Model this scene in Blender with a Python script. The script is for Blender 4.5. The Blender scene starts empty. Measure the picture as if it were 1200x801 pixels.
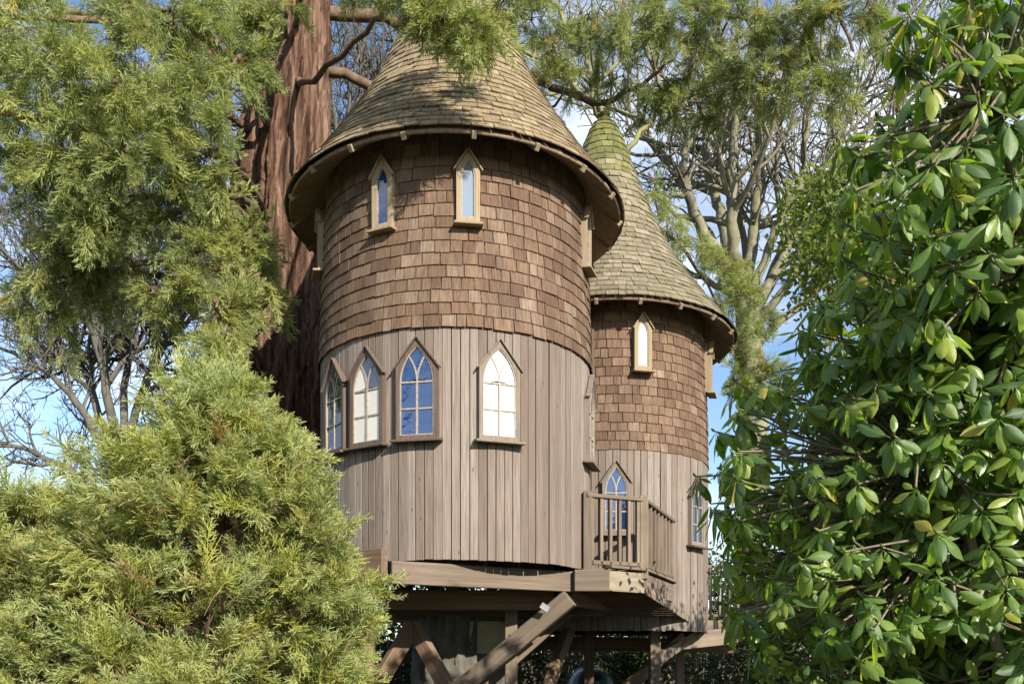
import bpy, bmesh, math, random
import numpy as np
from mathutils import Vector, Matrix

random.seed(7)
rng = np.random.default_rng(7)
R_ = math.radians
sc = bpy.context.scene
col = sc.collection

# ------------------------------------------------------------------ camera
F, YH, EYE = 1020.0, 768.0, 1.6            # focal length in photo pixels, horizon row, eye height
cam_d = bpy.data.cameras.new('camera')
cam = bpy.data.objects.new('camera', cam_d)
col.objects.link(cam)
cam.location = (0, 0, EYE)
cam.rotation_euler = (R_(90), 0, 0)
cam_d.sensor_width = 36.0
cam_d.lens = F / 1200.0 * 36.0
cam_d.shift_y = (YH - 400.5) / 1200.0
cam_d.clip_start = 0.05
cam_d.clip_end = 3000
sc.camera = cam

# ------------------------------------------------------------------ sky and sun
SUN_AZ, SUN_EL = R_(32), R_(26)            # azimuth to the right of straight behind the camera
sun_dir = Vector((math.sin(SUN_AZ) * math.cos(SUN_EL), -math.cos(SUN_AZ) * math.cos(SUN_EL), math.sin(SUN_EL)))
world = bpy.data.worlds.new('World')
sc.world = world
world.use_nodes = True
wn, wl = world.node_tree.nodes, world.node_tree.links
wn.clear()
w_out = wn.new('ShaderNodeOutputWorld')
w_bg = wn.new('ShaderNodeBackground')
w_sky = wn.new('ShaderNodeTexSky')
w_sky.sky_type = 'NISHITA'
w_sky.sun_disc = False
w_sky.sun_elevation = SUN_EL
w_sky.sun_rotation = math.pi - SUN_AZ
w_sky.air_density = 1.0
w_sky.dust_density = 0.3
w_sky.ozone_density = 2.5
w_tc = wn.new('ShaderNodeTexCoord')
w_map = wn.new('ShaderNodeMapping')
w_map.inputs['Scale'].default_value = (1.6, 1.6, 3.6)
w_map.inputs['Location'].default_value = (0.35, 0.2, 0.1)
w_noise = wn.new('ShaderNodeTexNoise')
w_noise.inputs['Scale'].default_value = 1.5
w_noise.inputs['Detail'].default_value = 7
w_noise.inputs['Roughness'].default_value = 0.58
w_ramp = wn.new('ShaderNodeValToRGB')
w_ramp.color_ramp.elements[0].position = 0.45
w_ramp.color_ramp.elements[1].position = 0.78
w_mix = wn.new('ShaderNodeMix')
w_mix.data_type = 'RGBA'
w_mix.inputs[7].default_value = (7.4, 7.7, 8.2, 1)
wl.new(w_tc.outputs['Generated'], w_map.inputs['Vector'])
wl.new(w_map.outputs['Vector'], w_noise.inputs['Vector'])
wl.new(w_noise.outputs['Fac'], w_ramp.inputs['Fac'])
wl.new(w_ramp.outputs['Color'], w_mix.inputs[0])
wl.new(w_sky.outputs['Color'], w_mix.inputs[6])
wl.new(w_mix.outputs[2], w_bg.inputs['Color'])
w_bg.inputs['Strength'].default_value = 0.105
wl.new(w_bg.outputs['Background'], w_out.inputs['Surface'])

sun_l = bpy.data.lights.new('sun', 'SUN')
sun_l.energy = 4.6
sun_l.angle = R_(0.53)
sun_l.color = (1.0, 0.93, 0.81)
sun = bpy.data.objects.new('sun', sun_l)
col.objects.link(sun)
sun.rotation_euler = (-sun_dir).to_track_quat('-Z', 'Y').to_euler()
sun.location = (12, -18, 14)

sc.view_settings.view_transform = 'Standard'
sc.view_settings.look = 'None'
sc.view_settings.gamma = 1.0
sc.view_settings.exposure = 1.03
sc.cycles.max_bounces = 6
sc.cycles.diffuse_bounces = 3
sc.cycles.transmission_bounces = 3
sc.cycles.glossy_bounces = 3


# ------------------------------------------------------------------ helpers
def P(px, py, d):
    """photo pixel + depth in metres -> world point"""
    return np.array(((px - 600.0) / F * d, d, EYE + (YH - py) / F * d))


def proj(p):
    p = np.asarray(p, float)
    return 600 + F * p[..., 0] / p[..., 1], YH - F * (p[..., 2] - EYE) / p[..., 1]


def tag(o, label=None, cat=None, group=None, kind=None):
    if label: o['label'] = label
    if cat: o['category'] = cat
    if group: o['group'] = group
    if kind: o['kind'] = kind
    return o


def empty(name, loc, rz=0.0):
    o = bpy.data.objects.new(name, None)
    o.empty_display_size = 0.2
    o.location = loc
    o.rotation_euler = (0, 0, rz)
    col.objects.link(o)
    return o


def link(name, mesh, parent=None, loc=None, rot=None):
    o = bpy.data.objects.new(name, mesh)
    col.objects.link(o)
    if parent: o.parent = parent
    if loc is not None: o.location = loc
    if rot is not None: o.rotation_euler = rot
    return o


def mesh_np(name, verts, faces, mat, tint=None, smooth=False):
    """faces: list of int arrays (M x 3 or M x 4)"""
    me = bpy.data.meshes.new(name)
    verts = np.asarray(verts, np.float32).reshape(-1, 3)
    me.vertices.add(len(verts))
    me.vertices.foreach_set('co', verts.ravel())
    loops = np.concatenate([np.asarray(f, np.int32).ravel() for f in faces])
    tot = np.concatenate([np.full(len(f), f.shape[1], np.int32) for f in faces])
    start = np.zeros(len(tot), np.int32)
    start[1:] = np.cumsum(tot)[:-1]
    me.loops.add(len(loops))
    me.loops.foreach_set('vertex_index', loops)
    me.polygons.add(len(tot))
    me.polygons.foreach_set('loop_start', start)
    me.polygons.foreach_set('loop_total', tot)
    me.polygons.foreach_set('use_smooth', np.full(len(tot), smooth, bool))
    me.update(calc_edges=True)
    me.validate()
    if tint is not None:
        a = me.attributes.new('tint', 'FLOAT', 'POINT')
        a.data.foreach_set('value', np.asarray(tint, np.float32))
    me.materials.append(mat)
    return me


class Geo:
    """collects arrays into one mesh"""
    def __init__(s):
        s.v, s.f, s.t, s.a, s.n = [], [], [], [], 0

    def add(s, v, faces, tint=0.0, age=0.0):
        v = np.asarray(v, float).reshape(-1, 3)
        for f in faces:
            s.f.append(np.asarray(f, np.int64) + s.n)
        s.v.append(v)
        s.t.append(np.full(len(v), tint) if np.isscalar(tint) else np.asarray(tint))
        s.a.append(np.full(len(v), age) if np.isscalar(age) else np.asarray(age))
        s.n += len(v)

    def mesh(s, name, mat, smooth=False):
        tri = [f for f in s.f if f.shape[1] == 3]
        quad = [f for f in s.f if f.shape[1] == 4]
        fs = []
        if tri: fs.append(np.concatenate(tri))
        if quad: fs.append(np.concatenate(quad))
        me = mesh_np(name, np.concatenate(s.v), fs, mat, np.concatenate(s.t), smooth)
        ag = np.concatenate(s.a)
        if ag.any():
            at = me.attributes.new('age', 'FLOAT', 'POINT'); at.data.foreach_set('value', ag.astype(np.float32))
        return me


BOXF = np.array([[0, 1, 3, 2], [4, 6, 7, 5], [0, 4, 5, 1], [2, 3, 7, 6], [0, 2, 6, 4], [1, 5, 7, 3]])


def box_v(x0, x1, y0, y1, z0, z1):
    return np.array([[x, y, z] for x in (x0, x1) for y in (y0, y1) for z in (z0, z1)], float)


def tube(path, rad, sides=6, cap=True):
    path = np.asarray(path, float)
    n = len(path)
    rad = np.broadcast_to(np.asarray(rad, float), (n,))
    tan = np.gradient(path, axis=0)
    tan /= np.linalg.norm(tan, axis=1)[:, None] + 1e-9
    up = np.array([0.13, 0.21, 1.0]) if abs(tan[0][2]) < 0.9 else np.array([1.0, 0.2, 0.1])
    a = np.cross(tan, up); a /= np.linalg.norm(a, axis=1)[:, None] + 1e-9
    b = np.cross(tan, a)
    th = np.linspace(0, 2 * np.pi, sides, endpoint=False)
    v = path[:, None] + rad[:, None, None] * (a[:, None] * np.cos(th)[None, :, None] + b[:, None] * np.sin(th)[None, :, None])
    i = np.arange(n - 1)[:, None] * sides
    j = np.arange(sides)[None]
    j2 = (j + 1) % sides
    f = np.stack([i + j, i + j2, i + sides + j2, i + sides + j], -1).reshape(-1, 4)
    return v.reshape(-1, 3), [f]


def smooth_path(pts, n):
    """Catmull-Rom through points"""
    pts = np.asarray(pts, float)
    ext = np.vstack([2 * pts[0] - pts[1], pts, 2 * pts[-1] - pts[-2]])
    m = len(pts) - 1
    out = []
    for t in np.linspace(0, m, n):
        k = min(int(t), m - 1); u = t - k
        p0, p1, p2, p3 = ext[k:k + 4]
        out.append(0.5 * ((2 * p1) + (-p0 + p2) * u + (2 * p0 - 5 * p1 + 4 * p2 - p3) * u * u + (-p0 + 3 * p1 - 3 * p2 + p3) * u ** 3))
    return np.array(out)


# ------------------------------------------------------------------ materials
def new_mat(name):
    m = bpy.data.materials.new(name)
    m.use_nodes = True
    nt = m.node_tree
    nt.nodes.clear()
    out = nt.nodes.new('ShaderNodeOutputMaterial')
    bs = nt.nodes.new('ShaderNodeBsdfPrincipled')
    nt.links.new(bs.outputs[0], out.inputs[0])
    return m, nt, bs, out


def N(nt, typ, **kw):
    n = nt.nodes.new(typ)
    for k, v in kw.items():
        setattr(n, k, v)
    return n


def ramp(nt, stops, src):
    r = N(nt, 'ShaderNodeValToRGB')
    e = r.color_ramp.elements
    e[0].position, e[0].color = stops[0][0], (*stops[0][1], 1)
    e[1].position, e[1].color = stops[-1][0], (*stops[-1][1], 1)
    for p, c in stops[1:-1]:
        k = e.new(p); k.color = (*c, 1)
    nt.links.new(src, r.inputs[0])
    return r.outputs[0]


def piece_random(nt):
    """one random number per piece: object random plus the piece's own tint attribute"""
    oi = N(nt, 'ShaderNodeObjectInfo')
    at = N(nt, 'ShaderNodeAttribute', attribute_name='tint')
    ad = N(nt, 'ShaderNodeMath', operation='ADD')
    fr = N(nt, 'ShaderNodeMath', operation='FRACT')
    nt.links.new(oi.outputs['Random'], ad.inputs[0])
    nt.links.new(at.outputs['Fac'], ad.inputs[1])
    nt.links.new(ad.outputs[0], fr.inputs[0])
    return fr.outputs[0]


def mixc(nt, fac, a, b, typ='MIX'):
    m = N(nt, 'ShaderNodeMix', data_type='RGBA', blend_type=typ)
    for s, v in ((0, fac), (6, a), (7, b)):
        if hasattr(v, 'links') or hasattr(v, 'is_linked'):
            nt.links.new(v, m.inputs[s])
        elif s == 0:
            m.inputs[0].default_value = v
        else:
            m.inputs[s].default_value = (*v, 1)
    return m.outputs[2]


def wood(name, stops, axis='z', grain=38.0, stretch=0.05, rough=0.85, bump=0.35, stain=None, stain_amt=0.5, knots=False, coords='Object', stain_scale=1.3, lo=0.62, hi=1.28):
    """weathered timber: a colour per piece, fibres along the axis, blotchy stains"""
    m, nt, bs, out = new_mat(name)
    rnd = piece_random(nt)
    tc = N(nt, 'ShaderNodeTexCoord')
    off = N(nt, 'ShaderNodeVectorMath', operation='ADD')
    sc_ = N(nt, 'ShaderNodeMath', operation='MULTIPLY'); sc_.inputs[1].default_value = 37.0
    nt.links.new(rnd, sc_.inputs[0])
    nt.links.new(tc.outputs[coords], off.inputs[0])
    nt.links.new(sc_.outputs[0], off.inputs[1])
    mp = N(nt, 'ShaderNodeMapping')
    s = {'x': (stretch, 1, 1), 'y': (1, stretch, 1), 'z': (1, 1, stretch)}[axis]
    mp.inputs['Scale'].default_value = s
    nt.links.new(off.outputs[0], mp.inputs['Vector'])
    g = N(nt, 'ShaderNodeTexNoise'); g.inputs['Scale'].default_value = grain; g.inputs['Detail'].default_value = 6; g.inputs['Roughness'].default_value = 0.65
    nt.links.new(mp.outputs[0], g.inputs['Vector'])
    base = ramp(nt, stops, rnd)
    gr = ramp(nt, [(0.3, (lo,) * 3), (0.72, (hi, hi, hi))], g.outputs['Fac'])
    c = mixc(nt, 1.0, base, gr, 'MULTIPLY')
    if stain:
        st = N(nt, 'ShaderNodeTexNoise'); st.inputs['Scale'].default_value = stain_scale; st.inputs['Detail'].default_value = 5; st.inputs['Roughness'].default_value = 0.6
        mp2 = N(nt, 'ShaderNodeMapping')
        s2 = {'x': (0.35, 1, 1), 'y': (1, 0.35, 1), 'z': (1, 1, 0.35)}[axis]
        mp2.inputs['Scale'].default_value = s2
        ge = N(nt, 'ShaderNodeNewGeometry')
        nt.links.new(ge.outputs['Position'], mp2.inputs['Vector'])
        nt.links.new(mp2.outputs[0], st.inputs['Vector'])
        fac = ramp(nt, [(0.42, (0, 0, 0)), (0.68, (stain_amt,) * 3)], st.outputs['Fac'])
        c = mixc(nt, fac, c, stain)
    if knots:
        vo = N(nt, 'ShaderNodeTexVoronoi'); vo.inputs['Scale'].default_value = 3.2
        mp3 = N(nt, 'ShaderNodeMapping'); mp3.inputs['Scale'].default_value = (3.0, 3.0, 1.0)
        nt.links.new(off.outputs[0], mp3.inputs['Vector']); nt.links.new(mp3.outputs[0], vo.inputs['Vector'])
        kf = ramp(nt, [(0.045, (0.75,) * 3), (0.11, (0, 0, 0))], vo.outputs['Distance'])
        c = mixc(nt, kf, c, (0.06, 0.042, 0.03))
    nt.links.new(c, bs.inputs['Base Color'])
    bs.inputs['Roughness'].default_value = rough
    bs.inputs['Specular IOR Level'].default_value = 0.25
    b = N(nt, 'ShaderNodeBump'); b.inputs['Strength'].default_value = bump; b.inputs['Distance'].default_value = 0.01
    nt.links.new(g.outputs['Fac'], b.inputs['Height']); nt.links.new(b.outputs[0], bs.inputs['Normal'])
    return m


def foliage_mat(name, stops, trans=0.35, rough=0.6, tcol=1.5, spec=0.3, tips=None):
    m, nt, bs, out = new_mat(name)
    rnd = piece_random(nt)
    c = ramp(nt, stops, rnd)
    nz = N(nt, 'ShaderNodeTexNoise'); nz.inputs['Scale'].default_value = 2.2; nz.inputs['Detail'].default_value = 3
    ge = N(nt, 'ShaderNodeNewGeometry')
    nt.links.new(ge.outputs['Position'], nz.inputs['Vector'])
    v = ramp(nt, [(0.3, (0.72, 0.78, 0.8)), (0.7, (1.2, 1.14, 1.0))], nz.outputs['Fac'])
    c = mixc(nt, 1.0, c, v, 'MULTIPLY')
    if tips:
        ag = N(nt, 'ShaderNodeAttribute', attribute_name='age')
        af = ramp(nt, [(0.55, (0, 0, 0)), (1.0, (0.75,) * 3)], ag.outputs['Fac'])
        c = mixc(nt, af, c, tips)
    nt.links.new(c, bs.inputs['Base Color'])
    bs.inputs['Roughness'].default_value = rough
    bs.inputs['Specular IOR Level'].default_value = spec
    tr = N(nt, 'ShaderNodeBsdfTranslucent')
    tcx = mixc(nt, 1.0, c, (tcol, tcol * 1.05, tcol * 0.5), 'MULTIPLY')
    nt.links.new(tcx, tr.inputs['Color'])
    mx = N(nt, 'ShaderNodeMixShader'); mx.inputs[0].default_value = trans
    nt.links.new(bs.outputs[0], mx.inputs[1]); nt.links.new(tr.outputs[0], mx.inputs[2])
    nt.links.new(mx.outputs[0], out.inputs[0])
    return m


def bark_mat(name, stops, scale=5.0, stretch=0.12, bump=0.8, moss=None, moss_amt=0.5):
    m, nt, bs, out = new_mat(name)
    tc = N(nt, 'ShaderNodeTexCoord')
    mp = N(nt, 'ShaderNodeMapping'); mp.inputs['Scale'].default_value = (1, 1, stretch)
    nt.links.new(tc.outputs['Object'], mp.inputs['Vector'])
    g = N(nt, 'ShaderNodeTexNoise'); g.inputs['Scale'].default_value = scale; g.inputs['Detail'].default_value = 9; g.inputs['Roughness'].default_value = 0.7
    nt.links.new(mp.outputs[0], g.inputs['Vector'])
    c = ramp(nt, stops, g.outputs['Fac'])
    if moss:
        n2 = N(nt, 'ShaderNodeTexNoise'); n2.inputs['Scale'].default_value = 1.7; n2.inputs['Detail'].default_value = 5
        nt.links.new(tc.outputs['Object'], n2.inputs['Vector'])
        fac = ramp(nt, [(0.42, (0, 0, 0)), (0.62, (moss_amt,) * 3)], n2.outputs['Fac'])
        c = mixc(nt, fac, c, moss)
    nt.links.new(c, bs.inputs['Base Color'])
    bs.inputs['Roughness'].default_value = 0.95
    bs.inputs['Specular IOR Level'].default_value = 0.15
    b = N(nt, 'ShaderNodeBump'); b.inputs['Strength'].default_value = bump; b.inputs['Distance'].default_value = 0.03
    nt.links.new(g.outputs['Fac'], b.inputs['Height']); nt.links.new(b.outputs[0], bs.inputs['Normal'])
    return m


def plain(name, c, rough=0.6, spec=0.4, metal=0.0, coat=0.0, noise=0.25, scale=9.0):
    m, nt, bs, out = new_mat(name)
    tc = N(nt, 'ShaderNodeTexCoord')
    g = N(nt, 'ShaderNodeTexNoise'); g.inputs['Scale'].default_value = scale; g.inputs['Detail'].default_value = 6
    nt.links.new(tc.outputs['Object'], g.inputs['Vector'])
    lo, hi = 1 - noise, 1 + noise
    v = ramp(nt, [(0.3, (lo,) * 3), (0.7, (hi,) * 3)], g.outputs['Fac'])
    cc = mixc(nt, 1.0, c, v, 'MULTIPLY')
    nt.links.new(cc, bs.inputs['Base Color'])
    bs.inputs['Roughness'].default_value = rough
    bs.inputs['Specular IOR Level'].default_value = spec
    bs.inputs['Metallic'].default_value = metal
    bs.inputs['Coat Weight'].default_value = coat
    return m


M_wall_sh = wood('cedar_wall_shingle', [(0.0, (0.11, 0.065, 0.042)), (0.25, (0.142, 0.086, 0.054)), (0.6, (0.165, 0.106, 0.068)), (0.88, (0.185, 0.125, 0.083)), (1.0, (0.225, 0.165, 0.118))],
                 grain=46, stretch=0.09, stain=(0.065, 0.043, 0.030), stain_amt=0.6, stain_scale=3.0, lo=0.5, hi=1.32)
M_roof1 = wood('weathered_roof_shingle', [(0.0, (0.175, 0.132, 0.078)), (0.5, (0.225, 0.172, 0.102)), (1.0, (0.285, 0.225, 0.14))],
               grain=40, stretch=0.08, stain=(0.16, 0.125, 0.065), stain_amt=0.4, stain_scale=1.5)
M_roof2 = wood('mossy_roof_shingle', [(0.0, (0.145, 0.122, 0.082)), (0.5, (0.19, 0.162, 0.108)), (1.0, (0.245, 0.208, 0.145))],
               grain=40, stretch=0.08, stain=(0.15, 0.135, 0.075), stain_amt=0.5, stain_scale=1.7)
M_moss = wood('thick_moss_shingle', [(0.0, (0.10, 0.105, 0.035)), (0.5, (0.15, 0.155, 0.045)), (1.0, (0.20, 0.19, 0.08))],
              grain=60, stretch=0.6, stain=(0.07, 0.075, 0.03), stain_amt=0.6, stain_scale=6)
M_plank = wood('grey_weathered_plank', [(0.0, (0.155, 0.122, 0.098)), (0.3, (0.19, 0.153, 0.125)), (0.7, (0.22, 0.18, 0.15)), (1.0, (0.26, 0.22, 0.188))],
               grain=70, stretch=0.03, stain=(0.12, 0.086, 0.064), stain_amt=0.42, knots=True, bump=0.5, lo=0.58, hi=1.3)
M_trim = wood('window_trim_wood', [(0.0, (0.165, 0.132, 0.105)), (1.0, (0.205, 0.165, 0.13))], grain=40, stretch=0.05)
M_trim_up = wood('pale_trim_wood', [(0.0, (0.26, 0.195, 0.12)), (1.0, (0.30, 0.23, 0.145))], grain=40, stretch=0.05, lo=0.8, hi=1.12)
M_trim_dk = wood('dark_trim_wood', [(0.0, (0.095, 0.068, 0.052)), (1.0, (0.125, 0.09, 0.07))], grain=40, stretch=0.05)
M_bar = plain('worn_glazing_paint', (0.27, 0.225, 0.18), 0.6, noise=0.3, scale=30)
M_beam = wood('structural_timber', [(0.0, (0.145, 0.112, 0.083)), (0.5, (0.185, 0.143, 0.105)), (1.0, (0.225, 0.178, 0.132))], axis='x', grain=26, stretch=0.04, stain=(0.12, 0.09, 0.065), stain_amt=0.55, stain_scale=2.2)
M_joist = wood('brown_joist', [(0.0, (0.13, 0.085, 0.055)), (1.0, (0.19, 0.125, 0.08))], axis='x', grain=26, stretch=0.04)
M_ply = wood('pale_plywood', [(0.0, (0.24, 0.20, 0.145)), (1.0, (0.27, 0.225, 0.16))], axis='x', grain=18, stretch=0.1, stain=(0.30, 0.22, 0.13), stain_amt=0.3)
M_soffit = wood('soffit_board', [(0.0, (0.17, 0.12, 0.08)), (1.0, (0.22, 0.155, 0.105))], grain=20, stretch=0.08)
M_back = plain('dark_backing_felt', (0.035, 0.026, 0.02), 0.95, 0.1)
M_steel = plain('galvanised_steel', (0.22, 0.22, 0.22), 0.6, 0.4, 0.6)
M_slide = plain('green_slide_plastic', (0.008, 0.035, 0.028), 0.32, 0.5, coat=0.3)
M_panel = plain('olive_panel', (0.30, 0.27, 0.16), 0.7, noise=0.15)


def glass(name, base, ior=2.3, rough=0.02):
    m, nt, bs, out = new_mat(name)
    bs.inputs['Base Color'].default_value = (*base, 1)
    bs.inputs['Roughness'].default_value = rough
    bs.inputs['IOR'].default_value = ior
    tc = N(nt, 'ShaderNodeTexCoord')
    g = N(nt, 'ShaderNodeTexNoise'); g.inputs['Scale'].default_value = 5; g.inputs['Detail'].default_value = 2
    nt.links.new(tc.outputs['Object'], g.inputs['Vector'])
    b = N(nt, 'ShaderNodeBump'); b.inputs['Strength'].default_value = 0.16; b.inputs['Distance'].default_value = 0.012
    nt.links.new(g.outputs['Fac'], b.inputs['Height']); nt.links.new(b.outputs[0], bs.inputs['Normal'])
    return m


M_glass_blue = glass('glass_painted_blue_sky', (0.008, 0.026, 0.10))  # reflected blue sky is painted into the pane's base colour
M_glass_dark = glass('glass_dark_room', (0.02, 0.03, 0.05))
M_glass_pale = glass('glass_painted_pale_sky', (0.16, 0.20, 0.25))  # pale sky reflection painted in as the base tint
M_glass_white = glass('glass_painted_white_glare', (0.74, 0.75, 0.76))  # white base colour stands for sun glare on the pane; no blind behind
M_glass_cream = glass('glass_painted_cream_reflection', (0.50, 0.47, 0.40))  # cream base colour stands for a bright reflection; no blind behind

M_seq_bark = bark_mat('redwood_bark', [(0.36, (0.022, 0.013, 0.010)), (0.48, (0.085, 0.045, 0.03)), (0.6, (0.17, 0.105, 0.073)), (0.75, (0.27, 0.185, 0.135))], 9.0, 0.06, 1.0)
M_twig = bark_mat('brown_twig', [(0.3, (0.10, 0.065, 0.04)), (0.7, (0.24, 0.16, 0.10))], 9, 0.5)
M_limb = bark_mat('brown_limb', [(0.3, (0.07, 0.045, 0.03)), (0.7, (0.21, 0.14, 0.09))], 9, 0.5)
M_lichen = bark_mat('lichen_bark', [(0.3, (0.06, 0.05, 0.036)), (0.5, (0.15, 0.135, 0.10)), (0.75, (0.28, 0.258, 0.20))], 7.0, 0.5, moss=(0.24, 0.24, 0.12), moss_amt=0.5)
M_mossy = bark_mat('mossy_bark', [(0.3, (0.09, 0.08, 0.05)), (0.75, (0.28, 0.26, 0.17))], 3.0, 0.5, moss=(0.22, 0.22, 0.06), moss_amt=0.8)
M_darkbark = bark_mat('grey_bark', [(0.3, (0.06, 0.055, 0.045)), (0.75, (0.17, 0.155, 0.13))], 4.0, 0.5)
M_rho_bark = bark_mat('rhododendron_bark', [(0.3, (0.10, 0.08, 0.06)), (0.7, (0.26, 0.21, 0.16))], 8, 0.5)

M_conifer = foliage_mat('sequoia_foliage', [(0.0, (0.10, 0.135, 0.05)), (0.3, (0.20, 0.235, 0.07)), (0.6, (0.30, 0.31, 0.08)), (0.85, (0.28, 0.315, 0.14)), (0.97, (0.38, 0.33, 0.09)), (1.0, (0.27, 0.16, 0.06))], trans=0.32, tips=(0.39, 0.43, 0.22))
M_conifer_y = foliage_mat('young_sequoia_foliage', [(0.0, (0.13, 0.16, 0.045)), (0.3, (0.235, 0.26, 0.06)), (0.6, (0.325, 0.335, 0.065)), (0.85, (0.275, 0.32, 0.14)), (0.97, (0.37, 0.33, 0.075)), (1.0, (0.26, 0.15, 0.06))], trans=0.30, tips=(0.41, 0.45, 0.23))
M_hedge = foliage_mat('hedge_leaf', [(0.0, (0.02, 0.035, 0.015)), (0.5, (0.04, 0.065, 0.025)), (1.0, (0.075, 0.105, 0.04))], trans=0.25)
M_shrub = foliage_mat('yellow_green_leaf', [(0.0, (0.08, 0.12, 0.03)), (0.5, (0.14, 0.185, 0.04)), (1.0, (0.21, 0.24, 0.07))], trans=0.45)


def rhodo_mat():
    m, nt, bs, out = new_mat('rhododendron_leaf')
    rnd = piece_random(nt)
    c = ramp(nt, [(0.0, (0.05, 0.10, 0.03)), (0.3, (0.085, 0.155, 0.035)), (0.6, (0.135, 0.215, 0.04)), (0.84, (0.20, 0.275, 0.05)), (0.97, (0.30, 0.33, 0.06)), (1.0, (0.33, 0.27, 0.06))], rnd)
    # pale midrib and side veins from the leaf's own coordinates
    at = N(nt, 'ShaderNodeAttribute', attribute_name='across')
    rib = ramp(nt, [(0.0, (0.65,) * 3), (0.10, (0, 0, 0))], at.outputs['Fac'])
    c = mixc(nt, rib, c, (0.17, 0.20, 0.07))
    nt.links.new(c, bs.inputs['Base Color'])
    bs.inputs['Roughness'].default_value = 0.36
    bs.inputs['Specular IOR Level'].default_value = 0.55
    tc = N(nt, 'ShaderNodeTexCoord')
    nz = N(nt, 'ShaderNodeTexNoise'); nz.inputs['Scale'].default_value = 45; nz.inputs['Detail'].default_value = 3
    nt.links.new(tc.outputs['Object'], nz.inputs['Vector'])
    b = N(nt, 'ShaderNodeBump'); b.inputs['Strength'].default_value = 0.35; b.inputs['Distance'].default_value = 0.006
    nt.links.new(nz.outputs['Fac'], b.inputs['Height']); nt.links.new(b.outputs[0], bs.inputs['Normal'])
    tr = N(nt, 'ShaderNodeBsdfTranslucent')
    tcx = mixc(nt, 1.0, c, (2.1, 2.3, 0.6), 'MULTIPLY')
    nt.links.new(tcx, tr.inputs['Color'])
    mx = N(nt, 'ShaderNodeMixShader'); mx.inputs[0].default_value = 0.42
    nt.links.new(bs.outputs[0], mx.inputs[1]); nt.links.new(tr.outputs[0], mx.inputs[2])
    nt.links.new(mx.outputs[0], out.inputs[0])
    return m


M_rho = rhodo_mat()


def ground_mat():
    m, nt, bs, out = new_mat('earth_and_grass')
    ge = N(nt, 'ShaderNodeNewGeometry')
    a = N(nt, 'ShaderNodeTexNoise'); a.inputs['Scale'].default_value = 0.5; a.inputs['Detail'].default_value = 8
    b = N(nt, 'ShaderNodeTexNoise'); b.inputs['Scale'].default_value = 14; b.inputs['Detail'].default_value = 6
    nt.links.new(ge.outputs['Position'], a.inputs['Vector']); nt.links.new(ge.outputs['Position'], b.inputs['Vector'])
    c1 = ramp(nt, [(0.42, (0.09, 0.065, 0.045)), (0.56, (0.06, 0.085, 0.03))], a.outputs['Fac'])
    c2 = ramp(nt, [(0.3, (0.6,) * 3), (0.7, (1.35,) * 3)], b.outputs['Fac'])
    nt.links.new(mixc(nt, 1.0, c1, c2, 'MULTIPLY'), bs.inputs['Base Color'])
    bs.inputs['Roughness'].default_value = 0.95
    bp = N(nt, 'ShaderNodeBump'); bp.inputs['Strength'].default_value = 0.7; bp.inputs['Distance'].default_value = 0.05
    nt.links.new(b.outputs['Fac'], bp.inputs['Height']); nt.links.new(bp.outputs[0], bs.inputs['Normal'])
    return m


# ------------------------------------------------------------------ ground
gx = np.concatenate([np.linspace(-900, -40, 8), np.linspace(-30, 30, 61), np.linspace(40, 900, 8)])
gy = np.concatenate([np.linspace(-300, -20, 5), np.linspace(-10, 50, 61), np.linspace(60, 1500, 10)])
GX, GY = np.meshgrid(gx, gy)
near = np.exp(-((GX / 30) ** 2 + ((GY - 15) / 30) ** 2))
GZ = near * (0.05 * np.sin(GX * 0.9) * np.cos(GY * 0.7) + 0.03 * np.sin(GX * 2.3 + GY * 1.9))
nx, ny = len(gx), len(gy)
ii = (np.arange(ny - 1)[:, None] * nx + np.arange(nx - 1)[None]).ravel()
gf = np.stack([ii, ii + 1, ii + nx + 1, ii + nx], 1)
tag(link('ground', mesh_np('ground', np.stack([GX, GY, GZ], -1), [gf], ground_mat(), smooth=True)), kind='structure')


# ------------------------------------------------------------------ towers
def shingle_mesh(name, w, length, thick, mat, jitter=0.0):
    """a tapered, butt-ended shingle: outer face towards -Y, butt at z = 0, tail up the wall"""
    x = w / 2
    j = jitter
    v = [(-x, -thick * 1.9, 0), (x, -thick * 1.9, j), (-x, -thick * 0.55, length), (x, -thick * 0.55, length),
         (-x, -thick * 0.9, 0), (x, -thick * 0.9, j), (-x, 0, length), (x, 0, length)]
    f = np.array([[0, 1, 3, 2], [4, 6, 7, 5], [0, 4, 5, 1], [0, 2, 6, 4], [1, 5, 7, 3], [2, 3, 7, 6]])
    return np.array(v), f


SH_W = (0.105, 0.135, 0.165, 0.195, 0.24)


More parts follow.
